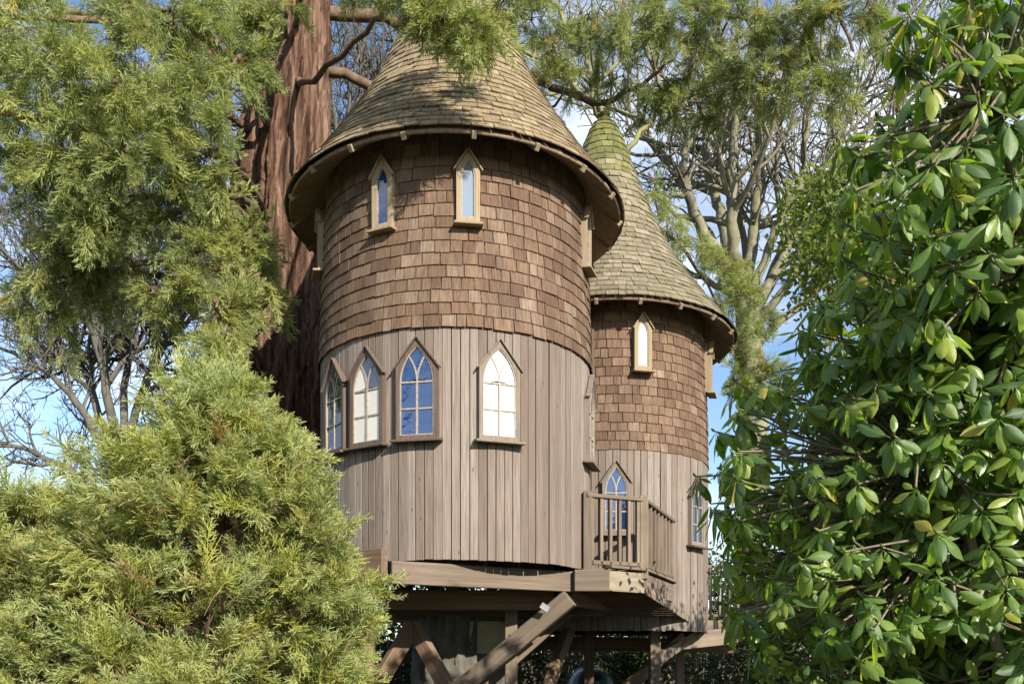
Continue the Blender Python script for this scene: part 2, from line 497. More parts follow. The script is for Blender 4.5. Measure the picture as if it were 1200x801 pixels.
def lay_shingles(parent, name, rows, length, thick, mat, world_c, width_mul=1.0, cap=300, mat_fn=None, front_limit=None):
    """rows: list of (z, radius, lean). lean = angle the face leans back from vertical."""
    meshes = {}
    items = []
    for z, r, lean in rows:
        circ = 2 * math.pi * r
        ws, tot = [], 0.0
        wm = width_mul * min(1.0, 0.35 + r / 1.1)
        while tot < circ:
            k = random.randrange(len(SH_W))
            ws.append(k); tot += SH_W[k] * wm
        fac = circ / tot
        a = random.uniform(0, 6.28)
        for k in ws:
            w = SH_W[k] * wm * fac
            am = a + w / r / 2
            a += w / r
            items.append((z + random.gauss(0, 0.0035), r + random.gauss(0, 0.0015), lean + random.gauss(0, 0.012), am, k, wm * fac, random.random(), random.gauss(0, 0.008)))
    # which ones show largest in the photo
    sco = []
    for (z, r, lean, a, k, sx, t, rl) in items:
        p = np.array([world_c[0] + r * math.sin(a), world_c[1] - r * math.cos(a), world_c[2] + z])
        n = np.array([math.sin(a) * math.cos(lean), -math.cos(a) * math.cos(lean), math.sin(lean)])
        vw = np.array([0, 0, EYE]) - p
        d = np.linalg.norm(vw)
        fx, fy = proj(p)
        s = max(0, n @ vw / d) * SH_W[k] * sx / d ** 2
        if not (0 < fx < 1200 and 0 < fy < 801): s = 0
        if front_limit and not front_limit(fx, fy): s *= 0.05
        sco.append(s)
    order = np.argsort(-np.array(sco))
    singles = set(order[:cap].tolist())
    g = Geo()
    gm = Geo()
    for idx, (z, r, lean, a, k, sx, t, rl) in enumerate(items):
        m_ = mat_fn(z) if mat_fn else mat
        if idx in singles:
            var = (idx * 7) % 4
            key = (k, m_.name, var)
            if key not in meshes:
                v, f = shingle_mesh(name, SH_W[k] - 0.009, length, thick, m_, (0.0, 0.004, -0.004, 0.002)[var])
                meshes[key] = mesh_np(name, v, [f], m_)
            o = link(name, meshes[key], parent, (r * math.sin(a), -r * math.cos(a), z))
            o.scale = (sx, 1, 1)
            o.rotation_euler = (Matrix.Rotation(a, 3, 'Z') @ Matrix.Rotation(-lean, 3, 'X') @ Matrix.Rotation(rl, 3, 'Y')).to_euler()
        else:
            v, f = shingle_mesh(name, (SH_W[k] - 0.009) * sx, length, thick, m_, random.uniform(-0.004, 0.004))
            Mx = np.array(Matrix.Rotation(a, 3, 'Z') @ Matrix.Rotation(-lean, 3, 'X') @ Matrix.Rotation(rl, 3, 'Y'))
            v = v @ Mx.T + np.array([r * math.sin(a), -r * math.cos(a), z])
            (g if m_ is mat else gm).add(v, [f], t)
    if g.n:
        tag(link(name + '_course', g.mesh(name + '_course', mat), parent), kind='stuff')
    if gm.n:
        tag(link('moss_cap', gm.mesh('moss_cap', mat_fn(1e9)), parent), kind='stuff')


def lathe_mesh(name, prof, mat, seg=64, smooth=True):
    prof = np.asarray(prof, float)
    th = np.linspace(0, 2 * np.pi, seg, endpoint=False)
    v = np.stack([prof[:, 0][:, None] * np.sin(th), -prof[:, 0][:, None] * np.cos(th), np.repeat(prof[:, 1][:, None], seg, 1)], -1)
    i = np.arange(len(prof) - 1)[:, None] * seg
    j = np.arange(seg)[None]; j2 = (j + 1) % seg
    f = np.stack([i + j, i + j2, i + seg + j2, i + seg + j], -1).reshape(-1, 4)
    return mesh_np(name, v, [f], mat, smooth=smooth)


def box_mesh(name, dims, mat, bevel=0.004):
    """box centred at origin, long axis x"""
    bm = bmesh.new()
    bmesh.ops.create_cube(bm, size=1.0)
    for v in bm.verts:
        v.co.x *= dims[0]; v.co.y *= dims[1]; v.co.z *= dims[2]
    if bevel:
        bmesh.ops.bevel(bm, geom=bm.edges[:], offset=bevel, segments=1, affect='EDGES')
    me = bpy.data.meshes.new(name)
    bm.to_mesh(me); bm.free()
    me.materials.append(mat)
    return me


def beam(parent, name, p0, p1, w, h, mat, bevel=0.006, roll=0.0):
    """timber of width w (sideways) and height h between two points (in the parent's space)"""
    p0, p1 = Vector(p0), Vector(p1)
    d = p1 - p0
    me = box_mesh(name, (d.length, w, h), mat, bevel)
    o = link(name, me, parent, (p0 + p1) / 2)
    x = d.normalized()
    up = Vector((0, 0, 1)) if abs(x.z) < 0.95 else Vector((0, 1, 0))
    y = up.cross(x).normalized()
    z = x.cross(y)
    o.rotation_euler = (Matrix((x, y, z)).transposed() @ Matrix.Rotation(roll, 3, 'X')).to_euler()
    return o


def prism(name, poly, y0, y1, mat):
    """polygon in (x,z) extruded from y0 (outer) to y1"""
    n = len(poly)
    v = [(x, y0, z) for x, z in poly] + [(x, y1, z) for x, z in poly]
    me = bpy.data.meshes.new(name)
    me.from_pydata(v, [], [tuple(range(n)), tuple(range(2 * n - 1, n - 1, -1))] + [((i + 1) % n, i, n + i, n + (i + 1) % n) for i in range(n)])
    me.update()
    me.materials.append(mat)
    return me


def bar_path(name, pts, width, y0, y1, mat):
    """flat bar following (x,z) points"""
    pts = np.asarray(pts, float)
    t = np.gradient(pts, axis=0); t /= np.linalg.norm(t, axis=1)[:, None]
    nrm = np.stack([-t[:, 1], t[:, 0]], 1) * width / 2
    L, Rr = pts + nrm, pts - nrm
    n = len(pts)
    v = []
    for y in (y0, y1):
        for q in (L, Rr):
            v += [(a, y, b) for a, b in q]
    f = []
    for i in range(n - 1):
        a, b, c, d = i, n + i, 2 * n + i, 3 * n + i
        f += [(a, a + 1, b + 1, b), (c, d, d + 1, c + 1), (a, c, c + 1, a + 1), (b, b + 1, d + 1, d)]
    f += [(0, n, 3 * n, 2 * n), (n - 1, 3 * n - 1, 4 * n - 1, 2 * n - 1)]
    me = bpy.data.meshes.new(name)
    me.from_pydata(v, [], f); me.update(); me.materials.append(mat)
    return me


def lancet(w, s, H, n=9):
    """right-hand arch from (w,s) to (0,H): list of (x,z)"""
    a = H - s
    c = (a * a - w * w) / (2 * w)
    rho = w + c
    th = np.linspace(0, math.asin(min(1, a / rho)), n)
    return [(-c + rho * math.cos(t), s + rho * math.sin(t)) for t in th]


def gothic_window(parent, R, phi, z, w, H, spring, mframe, mhood, mbar, glass_fn, tracery=True, fw=0.042, sill_ext=0.05, sill=True, label=None):
    """a pointed window standing proud of the curved wall; z = bottom of the glass"""
    s = H * spring
    arch = lancet(w, s, H)
    n = len(arch)
    W = w + fw
    b = fw * 1.1
    Ha = H + fw * 1.9
    sh = s + (H - s) * 0.42
    inner = [(w, 0)] + arch
    outer = [(W, -b)]
    for i in range(n):
        if i <= 3:
            outer.append((W, s + (sh - s) * i / 3))
        else:
            u = (i - 3) / (n - 4)
            outer.append((W * (1 - u), sh + (Ha - sh) * u))
    inner = inner + [(-x, q) for x, q in inner[-2::-1]]
    outer = outer + [(-x, q) for x, q in outer[-2::-1]]
    m = len(inner)
    y0, y1 = -0.046, 0.05
    v = [(x, y0, q) for x, q in inner] + [(x, y0, q) for x, q in outer] + [(x, y1, q) for x, q in inner] + [(x, y1, q) for x, q in outer]
    f = []
    for i in range(m):
        k = (i + 1) % m
        f += [(i, m + i, m + k, k), (i, k, 2 * m + k, 2 * m + i), (m + i, 3 * m + i, 3 * m + k, m + k), (2 * m + i, 2 * m + k, 3 * m + k, 3 * m + i)]
    me = bpy.data.meshes.new('window')
    me.from_pydata(v, [], f); me.update(); me.materials.append(mframe)
    win = link('window', me, parent, (R * math.sin(phi), -R * math.cos(phi), z), (0, 0, phi))
    if label: win['label'] = label
    # panes
    yg0, yg1 = -0.028, -0.022
    bw = 0.011

    def pane(poly, i):
        cx = sum(p[0] for p in poly) / len(poly); cz = sum(p[1] for p in poly) / len(poly)
        me = prism('pane', [(x - cx, q - cz) for x, q in poly], -0.003, 0.003, glass_fn(i))
        link('pane', me, win, (cx, -0.016, cz), (random.gauss(0, 0.012), 0, random.gauss(0, 0.012)))

    if tracery:
        h1, h2 = s * 0.5, s
        pane([(-w, 0), (0, 0), (0, h1), (-w, h1)], 0); pane([(0, 0), (w, 0), (w, h1), (0, h1)], 1)
        pane([(-w, h1), (0, h1), (0, h2), (-w, h2)], 2); pane([(0, h1), (w, h1), (w, h2), (0, h2)], 3)
        # intersecting tracery
        tr = [(x - w, q) for x, q in arch]                      # from (0,s) leaning left
        cutn = lancet(w, s, H, 41)
        left_outer = [(-x, q) for x, q in cutn if x >= w / 2]
        tr_f = [(x - w, q) for x, q in cutn if x - w >= -w / 2]
        ul = left_outer + tr_f[::-1]
        ul = ul[::4] if len(ul) > 24 else ul
        pane(ul, 4); pane([(-x, q) for x, q in ul][::-1], 5)
        top = tr_f + [(-x, q) for x, q in cutn if x <= w / 2][:-1]
        top_r = [(-x, q) for x, q in top][::-1]
        poly = (top + [(0, H)] + top_r[:-1])
        pane(poly[::3], 6)
        yb = (-0.036, -0.010)
        link('glazing_bar', bar_path('glazing_bar', [(0, -0.01), (0, s)], 0.021, *yb, mbar), win)
        for h in (h1, h2):
            link('glazing_bar', bar_path('glazing_bar', [(-w - 0.004, h), (w + 0.004, h)], 0.018, yb[0] + 0.004, yb[1] + 0.003, mbar), win)
        link('glazing_bar', bar_path('glazing_bar', [p for p in tr_f], 0.017, yb[0] + 0.007, yb[1] + 0.006, mbar), win)
        link('glazing_bar', bar_path('glazing_bar', [(-x, q) for x, q in tr_f], 0.017, yb[0] + 0.009, yb[1] + 0.008, mbar), win)
    else:
        poly = [(-w, 0), (w, 0)] + arch + [(-x, q) for x, q in arch[-2::-1]]
        pane(poly, 0)
    # inner sash rim
    rim = [(w - 0.006, 0.006)] + [(x * (w - 0.006) / w, q - 0.004) for x, q in arch]
    rim = rim + [(-x, q) for x, q in rim[-2::-1]] + [rim[0]]
    link('sash', bar_path('sash', rim, 0.014, -0.038, -0.009, mbar), win)
    # hood boards
    sl = Vector((W, 0, sh)) - Vector((0, 0, Ha))
    for sg in (-1, 1):
        p0 = Vector((0.004 * sg, -0.045, Ha + 0.012)); p1 = Vector((sg * (W + 0.028), -0.045, sh - 0.02))
        beam(win, 'hood_board', p0, p1, 0.06, 0.015, mhood, 0.003)
    if sill:
        o = beam(win, 'sill', (-W - sill_ext, -0.05, -b - 0.016), (W + sill_ext, -0.05, -b - 0.016), 0.12, 0.026, mhood, 0.004)
        o.rotation_euler.x += 0.12
    return win


def tower(name, label, cat, c, z0, zb, R_pl, R_s0, R_s1, z_eave, prof, roof_mat, wall_limit, roof_limit, n_planks, expo_wall, expo_roof, mat_fn=None):
    cx, cy = c
    root = empty(name, (cx, cy, z0))
    tag(root, label, cat)
    zb_, ze = zb - z0, z_eave - z0
    prof = [(r, z - z0) for r, z in prof]
    prof = [tuple(q) for q in smooth_path(prof, 25)]
    prof[-1] = (0.0, prof[-1][1])
    pr = np.array(prof)
    # height where the wall meets the roof
    z_top = float(np.interp(R_s1, pr[::-1, 0], pr[::-1, 1])) - 0.03
    # lower wall: a dark core and a ring of vertical planks
    low = link('lower_wall', lathe_mesh('lower_wall', [(R_pl - 0.30, 0.03), (R_pl - 0.035, 0.03), (R_pl - 0.035, zb_ + 0.05)], M_back), root)
    pw = 2 * math.pi * R_pl / n_planks
    pm = []
    for k in range(4):
        me = box_mesh('plank', (zb_ + 0.06, pw - (0.006, 0.009, 0.005, 0.011)[k], 0.026), M_plank, 0.003)
        me.transform(Matrix.Rotation(R_(90), 4, 'Y'))
        me.transform(Matrix.Translation((0, 0, (zb_ + 0.06) / 2)))
        # after rotation: long axis z, width y, thickness x -> turn so that thickness is y
        me.transform(Matrix.Rotation(R_(90), 4, 'Z'))
        pm.append(me)
    for i in range(n_planks):
        a = 2 * math.pi * i / n_planks + random.gauss(0, 0.0012)
        r = R_pl - 0.013 + random.gauss(0, 0.0022)
        o = link('plank', pm[random.randrange(4)], low, (r * math.sin(a), -r * math.cos(a), random.gauss(-0.003, 0.004)), (0, 0, a))
    # upper wall
    up = link('upper_wall', lathe_mesh('upper_wall', [(R_s0 - 0.02, zb_ + 0.01), (R_s0 - 0.02, zb_ + 0.2), (R_s1 - 0.012, z_top)], M_back), root)
    rows = []
    z = zb_ - 0.015
    while z < z_top - 0.27:
        u = (z - zb_) / (z_top - zb_)
        r = R_s0 + (R_s1 - R_s0) * u
        rows.append((z, r - 0.012, math.atan2(R_s0 - R_s1, z_top - zb_) + 0.02))
        z += expo_wall
    lay_shingles(up, 'wall_shingle', rows, expo_wall * 1.75, 0.0125, M_wall_sh, (cx, cy, z0), 1.0, 300, None, wall_limit)
    # roof: soffit underside, shingles, rafter tails
    eave_r = prof[0][0]
    inside = [(r - 0.05, z - 0.045) for r, z in prof[:-1]]
    shell = link('roof', lathe_mesh('roof', [(R_s1 - 0.25, inside[0][1] + (eave_r - R_s1) * 0.95)] + [(eave_r - 0.05, ze - 0.045), (eave_r - 0.035, ze - 0.012)] + [(max(r - 0.055, 0.01), z - 0.012) for r, z in prof[1:]], M_soffit, 72), root)
    d = np.r_[0, np.cumsum(np.hypot(*np.diff(pr, axis=0).T))]
    rows = []
    s = 0.0
    while s < d[-1] - 0.06:
        r = np.interp(s, d, pr[:, 0]); zz = np.interp(s, d, pr[:, 1])
        r2 = np.interp(min(s + 0.2, d[-1]), d, pr[:, 0]); z2 = np.interp(min(s + 0.2, d[-1]), d, pr[:, 1])
        rows.append((zz, max(r, 0.05), math.atan2(r - r2, z2 - zz) + 0.02))
        s += expo_roof * random.uniform(0.95, 1.05)
    lay_shingles(shell, 'roof_shingle', rows, expo_roof * 1.8, 0.0125, roof_mat, (cx, cy, z0), 1.0, 300, mat_fn, roof_limit)
    nr = 19
    lean = math.atan2(prof[0][0] - prof[1][0], prof[1][1] - prof[0][1])
    for i in range(nr):
        a = 2 * math.pi * (i + 0.45) / nr + random.gauss(0, 0.015)
        rad = Vector((math.sin(a), -math.cos(a), 0))
        sd = Vector((-math.sin(lean) * rad.x, -math.sin(lean) * rad.y, math.cos(lean)))
        p0 = rad * (eave_r - 0.03) + Vector((0, 0, prof[0][1] - 0.062))
        # tail runs back towards the wall just below the soffit
        inner_r = R_s1 - 0.1
        p1 = rad * inner_r + Vector((0, 0, prof[0][1] - 0.062 + (eave_r - 0.05 - inner_r) * 0.92))
        beam(shell, 'rafter', p0, p1, 0.05, 0.075, M_trim_up, 0.004)
    return root, z_top


# main tower
T1 = (-0.70, 11.0)
Z = lambda h: EYE + h
prof1 = [(2.09, Z(5.42)), (1.62, Z(6.06)), (1.1, Z(6.88)), (0.78, Z(7.55)), (0.5, Z(8.3)), (0.22, Z(9.1)), (0.0, Z(9.65))]
tower1, _ = tower('shingled_tower', 'tall round shingled tower with big conical roof, largest tower of the treehouse', 'tower',
                  T1, Z(1.03), Z(3.53), 1.68, 1.70, 1.62, Z(5.42), prof1, M_roof1,
                  lambda x, y: 370 < x < 690 and 185 < y < 440, lambda x, y: 340 < x < 730 and 60 < y < 250, 108, 0.134, 0.112)
# small tower
T2 = (1.435, 13.55)
prof2 = [(2.0, Z(4.78)), (1.52, Z(5.4)), (1.1, Z(6.02)), (0.72, Z(6.8)), (0.45, Z(7.5)), (0.27, Z(8.02)), (0.16, Z(8.24)), (0.0, Z(8.36))]
moss_z = Z(7.15) - Z(0.35)
tower2, _ = tower('round_tower', 'smaller round shingled tower with mossy roof tip, standing beyond the balcony', 'tower',
                  T2, Z(0.35), Z(2.85), 1.58, 1.58, 1.52, Z(4.78), prof2, M_roof2,
                  lambda x, y: 684 < x < 830 and 345 < y < 550, lambda x, y: x > 680 and y > 140, 100, 0.128, 0.116,
                  mat_fn=lambda z: M_moss if z > moss_z + random.gauss(0, 0.32) else M_roof2)


def phi_at(px, c, R):
    """wall angle of the point of a round wall seen at photo column px"""
    best = None
    for a in np.linspace(-1.5, 1.5, 1501):
        X, Y = c[0] + R * math.sin(a), c[1] - R * math.cos(a)
        e = abs(600 + F * X / Y - px)
        if best is None or e < best[0]: best = (e, a)
    return best[1]


blue = lambda i: M_glass_blue
dark = lambda i: M_glass_dark
z1 = Z(1.03)
for px, hb, gf_, lab, mf in ((393, 2.34, dark, 'window with dark blue glass', M_trim_dk), (431, 2.34, lambda i: M_glass_cream if i not in (5, 6) else M_glass_dark, 'window with pale and dark reflections painted into its panes', M_trim_dk),
                             (489, 2.36, blue, 'window with blue sky reflection painted into its glass', M_trim_dk), (585, 2.36, lambda i: M_glass_white, 'window with bright white glare painted into its panes', M_trim), (675, 2.36, dark, None, M_trim)):
    a = phi_at(px, T1, 1.70) if px < 670 else R_(75)
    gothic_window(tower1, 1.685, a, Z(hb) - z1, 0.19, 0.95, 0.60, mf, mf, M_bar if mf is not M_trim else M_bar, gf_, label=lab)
# one long sill runs under the three left windows: short boards between the single sills
for px in (378.5, 452, 548, 668):
    a = phi_at(px, T1, 1.64) if 380 < px < 660 else R_(-74 if px < 400 else 71)
    gothic_window(tower1, 1.672, a, Z(4.68) - z1, 0.075, 0.62, 0.72, M_trim_up, M_trim_up, M_bar, (lambda i: M_glass_pale) if px == 548 else (blue if px == 452 else dark), tracery=False, fw=0.052, sill_ext=0.03)
z2 = Z(0.35)
gothic_window(tower2, 1.585, phi_at(722, T2, 1.6), Z(1.72) - z2, 0.15, 0.86, 0.60, M_trim, M_trim, M_bar, blue)
gothic_window(tower2, 1.585, phi_at(816, T2, 1.6), Z(1.62) - z2, 0.15, 0.86, 0.60, M_trim, M_trim_dk, M_bar, dark)
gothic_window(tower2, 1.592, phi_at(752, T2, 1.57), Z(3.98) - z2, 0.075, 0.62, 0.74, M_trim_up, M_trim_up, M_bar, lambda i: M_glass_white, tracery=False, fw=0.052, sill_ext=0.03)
gothic_window(tower2, 1.592, R_(72), Z(3.98) - z2, 0.075, 0.62, 0.74, M_trim_up, M_trim_up, M_bar, dark, tracery=False, fw=0.052, sill_ext=0.03)
# vertical cover boards in the joint between the towers
for dx, w_ in ((0.0, 0.10), (0.105, 0.09)):
    X, Y = 1.01 + dx, 12.02 + dx * 0.3
    beam(tower2, 'cover_board', (X - T2[0], Y - T2[1], Z(2.83) - z2), (X - T2[0], Y - T2[1], Z(4.55) - z2), 0.035, w_, M_trim_dk)

# ------------------------------------------------------------------ platform under the towers
plat = empty('timber_platform', (T1[0], T1[1], 0.0))
tag(plat, 'timber frame of posts, beams and diagonal braces carrying the towers', 'platform')


def W2(p):
    return (p[0] - T1[0], p[1] - T1[1], p[2])


def tb(name, p0, p1, w, h, mat=M_beam, roll=0.0, bevel=0.008):
    return beam(plat, name, W2(p0), W2(p1), w, h, mat, bevel, roll)


zf = Z(1.03)
A_ = np.array([-1.27, 9.08]); B_ = np.array([0.70, 10.22])
tb('edge_beam', (A_[0], A_[1], zf - 0.16), (B_[0], B_[1], zf - 0.16), 0.09, 0.24)
ob = tb('edge_beam', (0.72, 10.16, zf - 0.155), (1.13, 10.18, zf - 0.155), 0.16, 0.25)
tb('edge_beam', (-1.31, 8.98, zf - 0.09), (-2.62, 10.0, zf - 0.09), 0.09, 0.34, M_joist)
# bearers across, joists and floor boards
for y, zz, x0_, x1_ in ((10.35, -0.36, -2.4, 0.5), (11.2, -0.40, -2.6, 1.2), (12.0, -0.40, -2.4, 1.5), (12.9, -0.42, -2.0, 2.4)):
    tb('bearer', (x0_, y, zf + zz), (x1_, y + 0.15, zf + zz), 0.10, 0.24, M_joist)
for i in range(9):
    x = -2.2 + i * 0.38
    d_ = math.sqrt(max(0.01, 1.66 ** 2 - (x - T1[0]) ** 2)) if abs(x - T1[0]) < 1.6 else 0.5
    y_e = A_[1] + (B_[1] - A_[1]) * (x - A_[0]) / (B_[0] - A_[0]) + 0.06
    tb('joist', (x, max(T1[1] - d_ + 0.05, y_e), zf - 0.07), (x, T1[1] + d_, zf - 0.07), 0.05, 0.2, M_joist)
fb = Geo()
for i in range(24):
    x = T1[0] - 1.6 + i * 0.139
    d_ = math.sqrt(max(0.0, 1.62 ** 2 - (x - T1[0]) ** 2))
    if d_ > 0.1:
        o = tb('floor_board', (x, T1[1] - d_ + 0.02, zf + 0.055), (x, T1[1] + d_, zf + 0.055), 0.132, 0.03, M_joist, bevel=0.003)
# posts and braces (all stand on the ground)
def post(px, d, ztop, w=0.15, mat=M_beam, depth=0.15):
    x = (px - 600) / F * d
    return tb('post', (x, d, -0.05), (x, d, ztop), depth, w, mat)


post(599, 10.75, zf - 0.28, 0.15)
post(767, 12.6, zf - 0.55, 0.19)
post(431, 9.9, zf - 0.26, 0.13, M_joist)
post(690, 13.3, zf - 0.6, 0.12, M_joist)
post(905, 15.0, zf - 0.6, 0.16, M_joist)
# big front brace from the corner of the edge beam down to the foot of the post
b0 = P(668, 700, 10.15); b1 = P(540, 806, 10.55)
dv = (b1 - b0); tgt = b0 + dv * ((0.1 - b0[2]) / dv[2])
tb('brace', b0, tgt, 0.12, 0.21)
b0 = P(640, 735, 11.0); b1 = P(560, 806, 11.1); dv = b1 - b0
tb('brace', b0 - dv * 0.3, b0 + dv * ((0.1 - b0[2]) / dv[2]), 0.12, 0.2)
for q0, q1, d0, d1, m_, w_ in (((484, 732), (440, 806), 10.7, 10.4, M_joist, 0.19), ((484, 732), (524, 806), 10.7, 10.4, M_joist, 0.19), ((668, 735), (642, 806), 12.2, 11.8, M_joist, 0.16),
                             ((800, 745), (735, 806), 13.2, 12.7, M_joist, 0.18), ((770, 772), (815, 742), 12.65, 13.6, M_beam, 0.16)):
    b0 = P(*q0, d0); b1 = P(*q1, d1)
    dv = b1 - b0
    if q1[1] > 800:
        b1 = b0 + dv * ((0.1 - b0[2]) / dv[2])
    tb('brace', b0, b1, 0.11, w_, m_)
# steel strap on the brace head
st = tb('steel_bracket', P(634, 708, 10.055), P(643, 714, 10.06), 0.006, 0.07, M_steel, bevel=0.001)
# rear beam towards the back deck
tb('rear_beam', P(785, 752, 13.3), P(880, 742, 14.2), 0.14, 0.26)
tb('rear_beam', P(600, 752, 13.6), P(860, 757, 14.3), 0.12, 0.22, M_joist)
# hatch panel below the floor
tb('plywood_panel', P(550, 746, 11.3), P(598, 747, 11.3), 0.02, 0.42, M_panel, bevel=0.002)

# ------------------------------------------------------------------ balcony between the towers
bal = empty('balcony', (1.4, 11.2, zf - 0.3))
tag(bal, 'small wooden balcony with balustrade wedged between the two towers', 'balcony')


def Bp(p):
    return (p[0] - 1.4, p[1] - 11.2, p[2] - (zf - 0.3))


A = np.array([0.87, 10.25]); B = np.array([1.60, 10.58]); C = np.array([2.28, 12.3])
nd = 17
for i in range(nd):
    y = 10.3 + i * 0.128
    # clip to the deck's outline
    xl = T1[0] + math.sqrt(max(0, 1.70 ** 2 - (y - T1[1]) ** 2)) if abs(y - T1[1]) < 1.69 else 0.6
    xr = A[0] + (B[0] - A[0]) * (y - A[1]) / (B[1] - A[1]) if y < B[1] else B[0] + (C[0] - B[0]) * (y - B[1]) / (C[1] - B[1])
    if y < B[1]: xr = max(xr, 1.13)
    if xr - xl > 0.08:
        beam(bal, 'deck_board', Bp((xl - 0.02, y, zf - 0.015)), Bp((xr, y, zf - 0.015)), 0.12, 0.03, M_joist, 0.003)
# fascia
for p, q, m_ in ((np.array([1.13, 10.20]), B, M_ply), (B, C + (C - B) * 0.15, M_beam)):
    beam(bal, 'fascia', Bp((*p, zf - 0.15)), Bp((*q, zf - 0.15)), 0.03, 0.24, m_, 0.003)
    beam(bal, 'nosing', Bp((p[0], p[1] - 0.02, zf + 0.012)), Bp((q[0], q[1] - 0.02, zf + 0.012)), 0.11, 0.032, M_beam, 0.004)
# skirt following the deck under the small tower
S0 = C + (C - B) * 0.15
# joists under the deck
for k in range(5):
    u = 0.12 + k * 0.2
    p = np.array([0.95 + 0.1 * k, 10.35 + 0.02 * k]); q = np.array([1.0 + 0.33 * k, 12.9])
    beam(bal, 'joist', Bp((*p, zf - 0.12)), Bp((*q, zf - 0.12)), 0.05, 0.16, M_joist, 0.004)
beam(bal, 'trimmer', Bp((0.70, 10.35, zf - 0.33)), Bp((1.95, 13.0, zf - 0.33)), 0.10, 0.22, M_joist, 0.006)
# boarded underside sloping down to the foot of the small tower
L0, L1 = np.array([0.80, 10.45, zf - 0.25]), np.array([0.45, 12.75, zf - 0.62])
R0, R1 = np.array([1.60, 10.66, zf - 0.25]), np.array([2.80, 13.05, zf - 0.62])
for k in range(17):
    u = k / 16.0
    o = beam(bal, 'soffit_board', Bp(L0 + (L1 - L0) * u), Bp(R0 + (R1 - R0) * u), 0.135, 0.022, M_joist, 0.003)
beam(bal, 'edge_board', Bp(R0 + np.array([0.03, 0, 0.02])), Bp(R1 + np.array([0.03, 0, 0.02])), 0.03, 0.10, M_beam, 0.003)
zr = zf + 0.86
for p in (A + np.array([0.02, 0.03]), B, C):
    beam(bal, 'post', Bp((*p, zf - 0.1)), Bp((*p, zr + (0.05 if p is not A else 0))), 0.10, 0.10, M_beam, 0.006)
for p, q, nb in ((A, B, 6), (B, C, 8)):
    beam(bal, 'handrail', Bp((*p, zr)), Bp((*q, zr)), 0.09, 0.045, M_beam, 0.006)
    beam(bal, 'bottom_rail', Bp((*p, zf + 0.075)), Bp((*q, zf + 0.075)), 0.05, 0.05, M_beam, 0.004)
    for i in range(nb):
        u = (i + 0.6) / (nb + 0.3)
        g_ = p + (q - p) * u
        beam(bal, 'baluster', Bp((*g_, zf + 0.05)), Bp((*g_, zr - 0.02)), 0.04, 0.05, M_beam, 0.003, roll=math.atan2(q[1] - p[1], q[0] - p[0]))

# rear deck beyond the small tower
rd = empty('rear_deck', (3.6, 14.8, 0))
tag(rd, 'rear timber deck with pale balusters behind the small tower', 'deck')


def Rp(p):
    return (p[0] - 3.6, p[1] - 14.8, p[2])


zd = Z(0.56)
for i in range(9):
    y = 14.25 + i * 0.145
    beam(rd, 'deck_board', Rp((2.75, y, zd)), Rp((5.6, y, zd)), 0.135, 0.03, M_beam, 0.003)
beam(rd, 'fascia', Rp((2.75, 14.16, zd - 0.08)), Rp((5.6, 14.16, zd - 0.08)), 0.035, 0.2, M_beam)
beam(rd, 'handrail', Rp((2.8, 14.25, zd + 0.90)), Rp((5.6, 14.25, zd + 0.90)), 0.08, 0.045, M_beam)
beam(rd, 'bottom_rail', Rp((2.8, 14.25, zd + 0.10)), Rp((5.6, 14.25, zd + 0.10)), 0.05, 0.045, M_beam)
for i in range(18):
    x = 2.95 + i * 0.15
    beam(rd, 'baluster', Rp((x, 14.25, zd + 0.08)), Rp((x, 14.25, zd + 0.88)), 0.04, 0.045, M_bar if i % 3 == 0 else M_beam, 0.003)
for x, y in ((2.95, 15.3), (5.4, 15.3), (5.4, 14.3)):
    beam(rd, 'post', Rp((x, y, -0.05)), Rp((x, y, zd - 0.03)), 0.13, 0.13, M_beam)

# tube slide under the deck
sl_path = smooth_path([P(690, 812, 14.6), P(692, 812, 14.1), (1.22, 13.6, 0.85), (1.15, 12.9, 0.62), (1.0, 12.2, 0.45)], 24)
v, f = tube(sl_path, 0.42, 28)
sm = mesh_np('tube_slide', v, f, M_slide, smooth=True)
slide = tag(link('tube_slide', sm), 'dark green plastic tube slide below the balcony deck', 'slide')
mod = slide.modifiers.new('wall', 'SOLIDIFY'); mod.thickness = 0.02
for k in (5, 12, 18):
    v, f = tube(np.array([sl_path[k] - (sl_path[k + 1] - sl_path[k]) * 0.25, sl_path[k] + (sl_path[k + 1] - sl_path[k]) * 0.25]), 0.445, 28)
    link('joint_flange', mesh_np('joint_flange', v, f, M_slide, smooth=True), slide)

# fence behind
fence = empty('board_fence', (2.0, 18.5, 0))
tag(fence, 'brown vertical board fence in the shade behind the treehouse', 'fence')
fm = [box_mesh('board', (h, 0.155, 0.02), M_plank, 0.003) for h in (1.9, 1.93, 1.88)]
for me in fm:
    me.transform(Matrix.Rotation(R_(90), 4, 'Y')); me.transform(Matrix.Rotation(R_(90), 4, 'Z')); me.transform(Matrix.Translation((0, 0, 0.95)))
for i in range(88):
    link('board', fm[i % 3], fence, (-7.0 + i * 0.163, random.gauss(0, 0.006), 0.02), (0, 0, random.gauss(0, 0.01)))
for z_ in (0.4, 1.55):
    beam(fence, 'rail', (-7.1, 0.05, z_), (7.4, 0.05, z_), 0.05, 0.09, M_joist)
for i in range(8):
    beam(fence, 'post', (-7.0 + i * 2.04, 0.12, -0.05), (-7.0 + i * 2.04, 0.12, 1.9), 0.09, 0.09, M_joist)


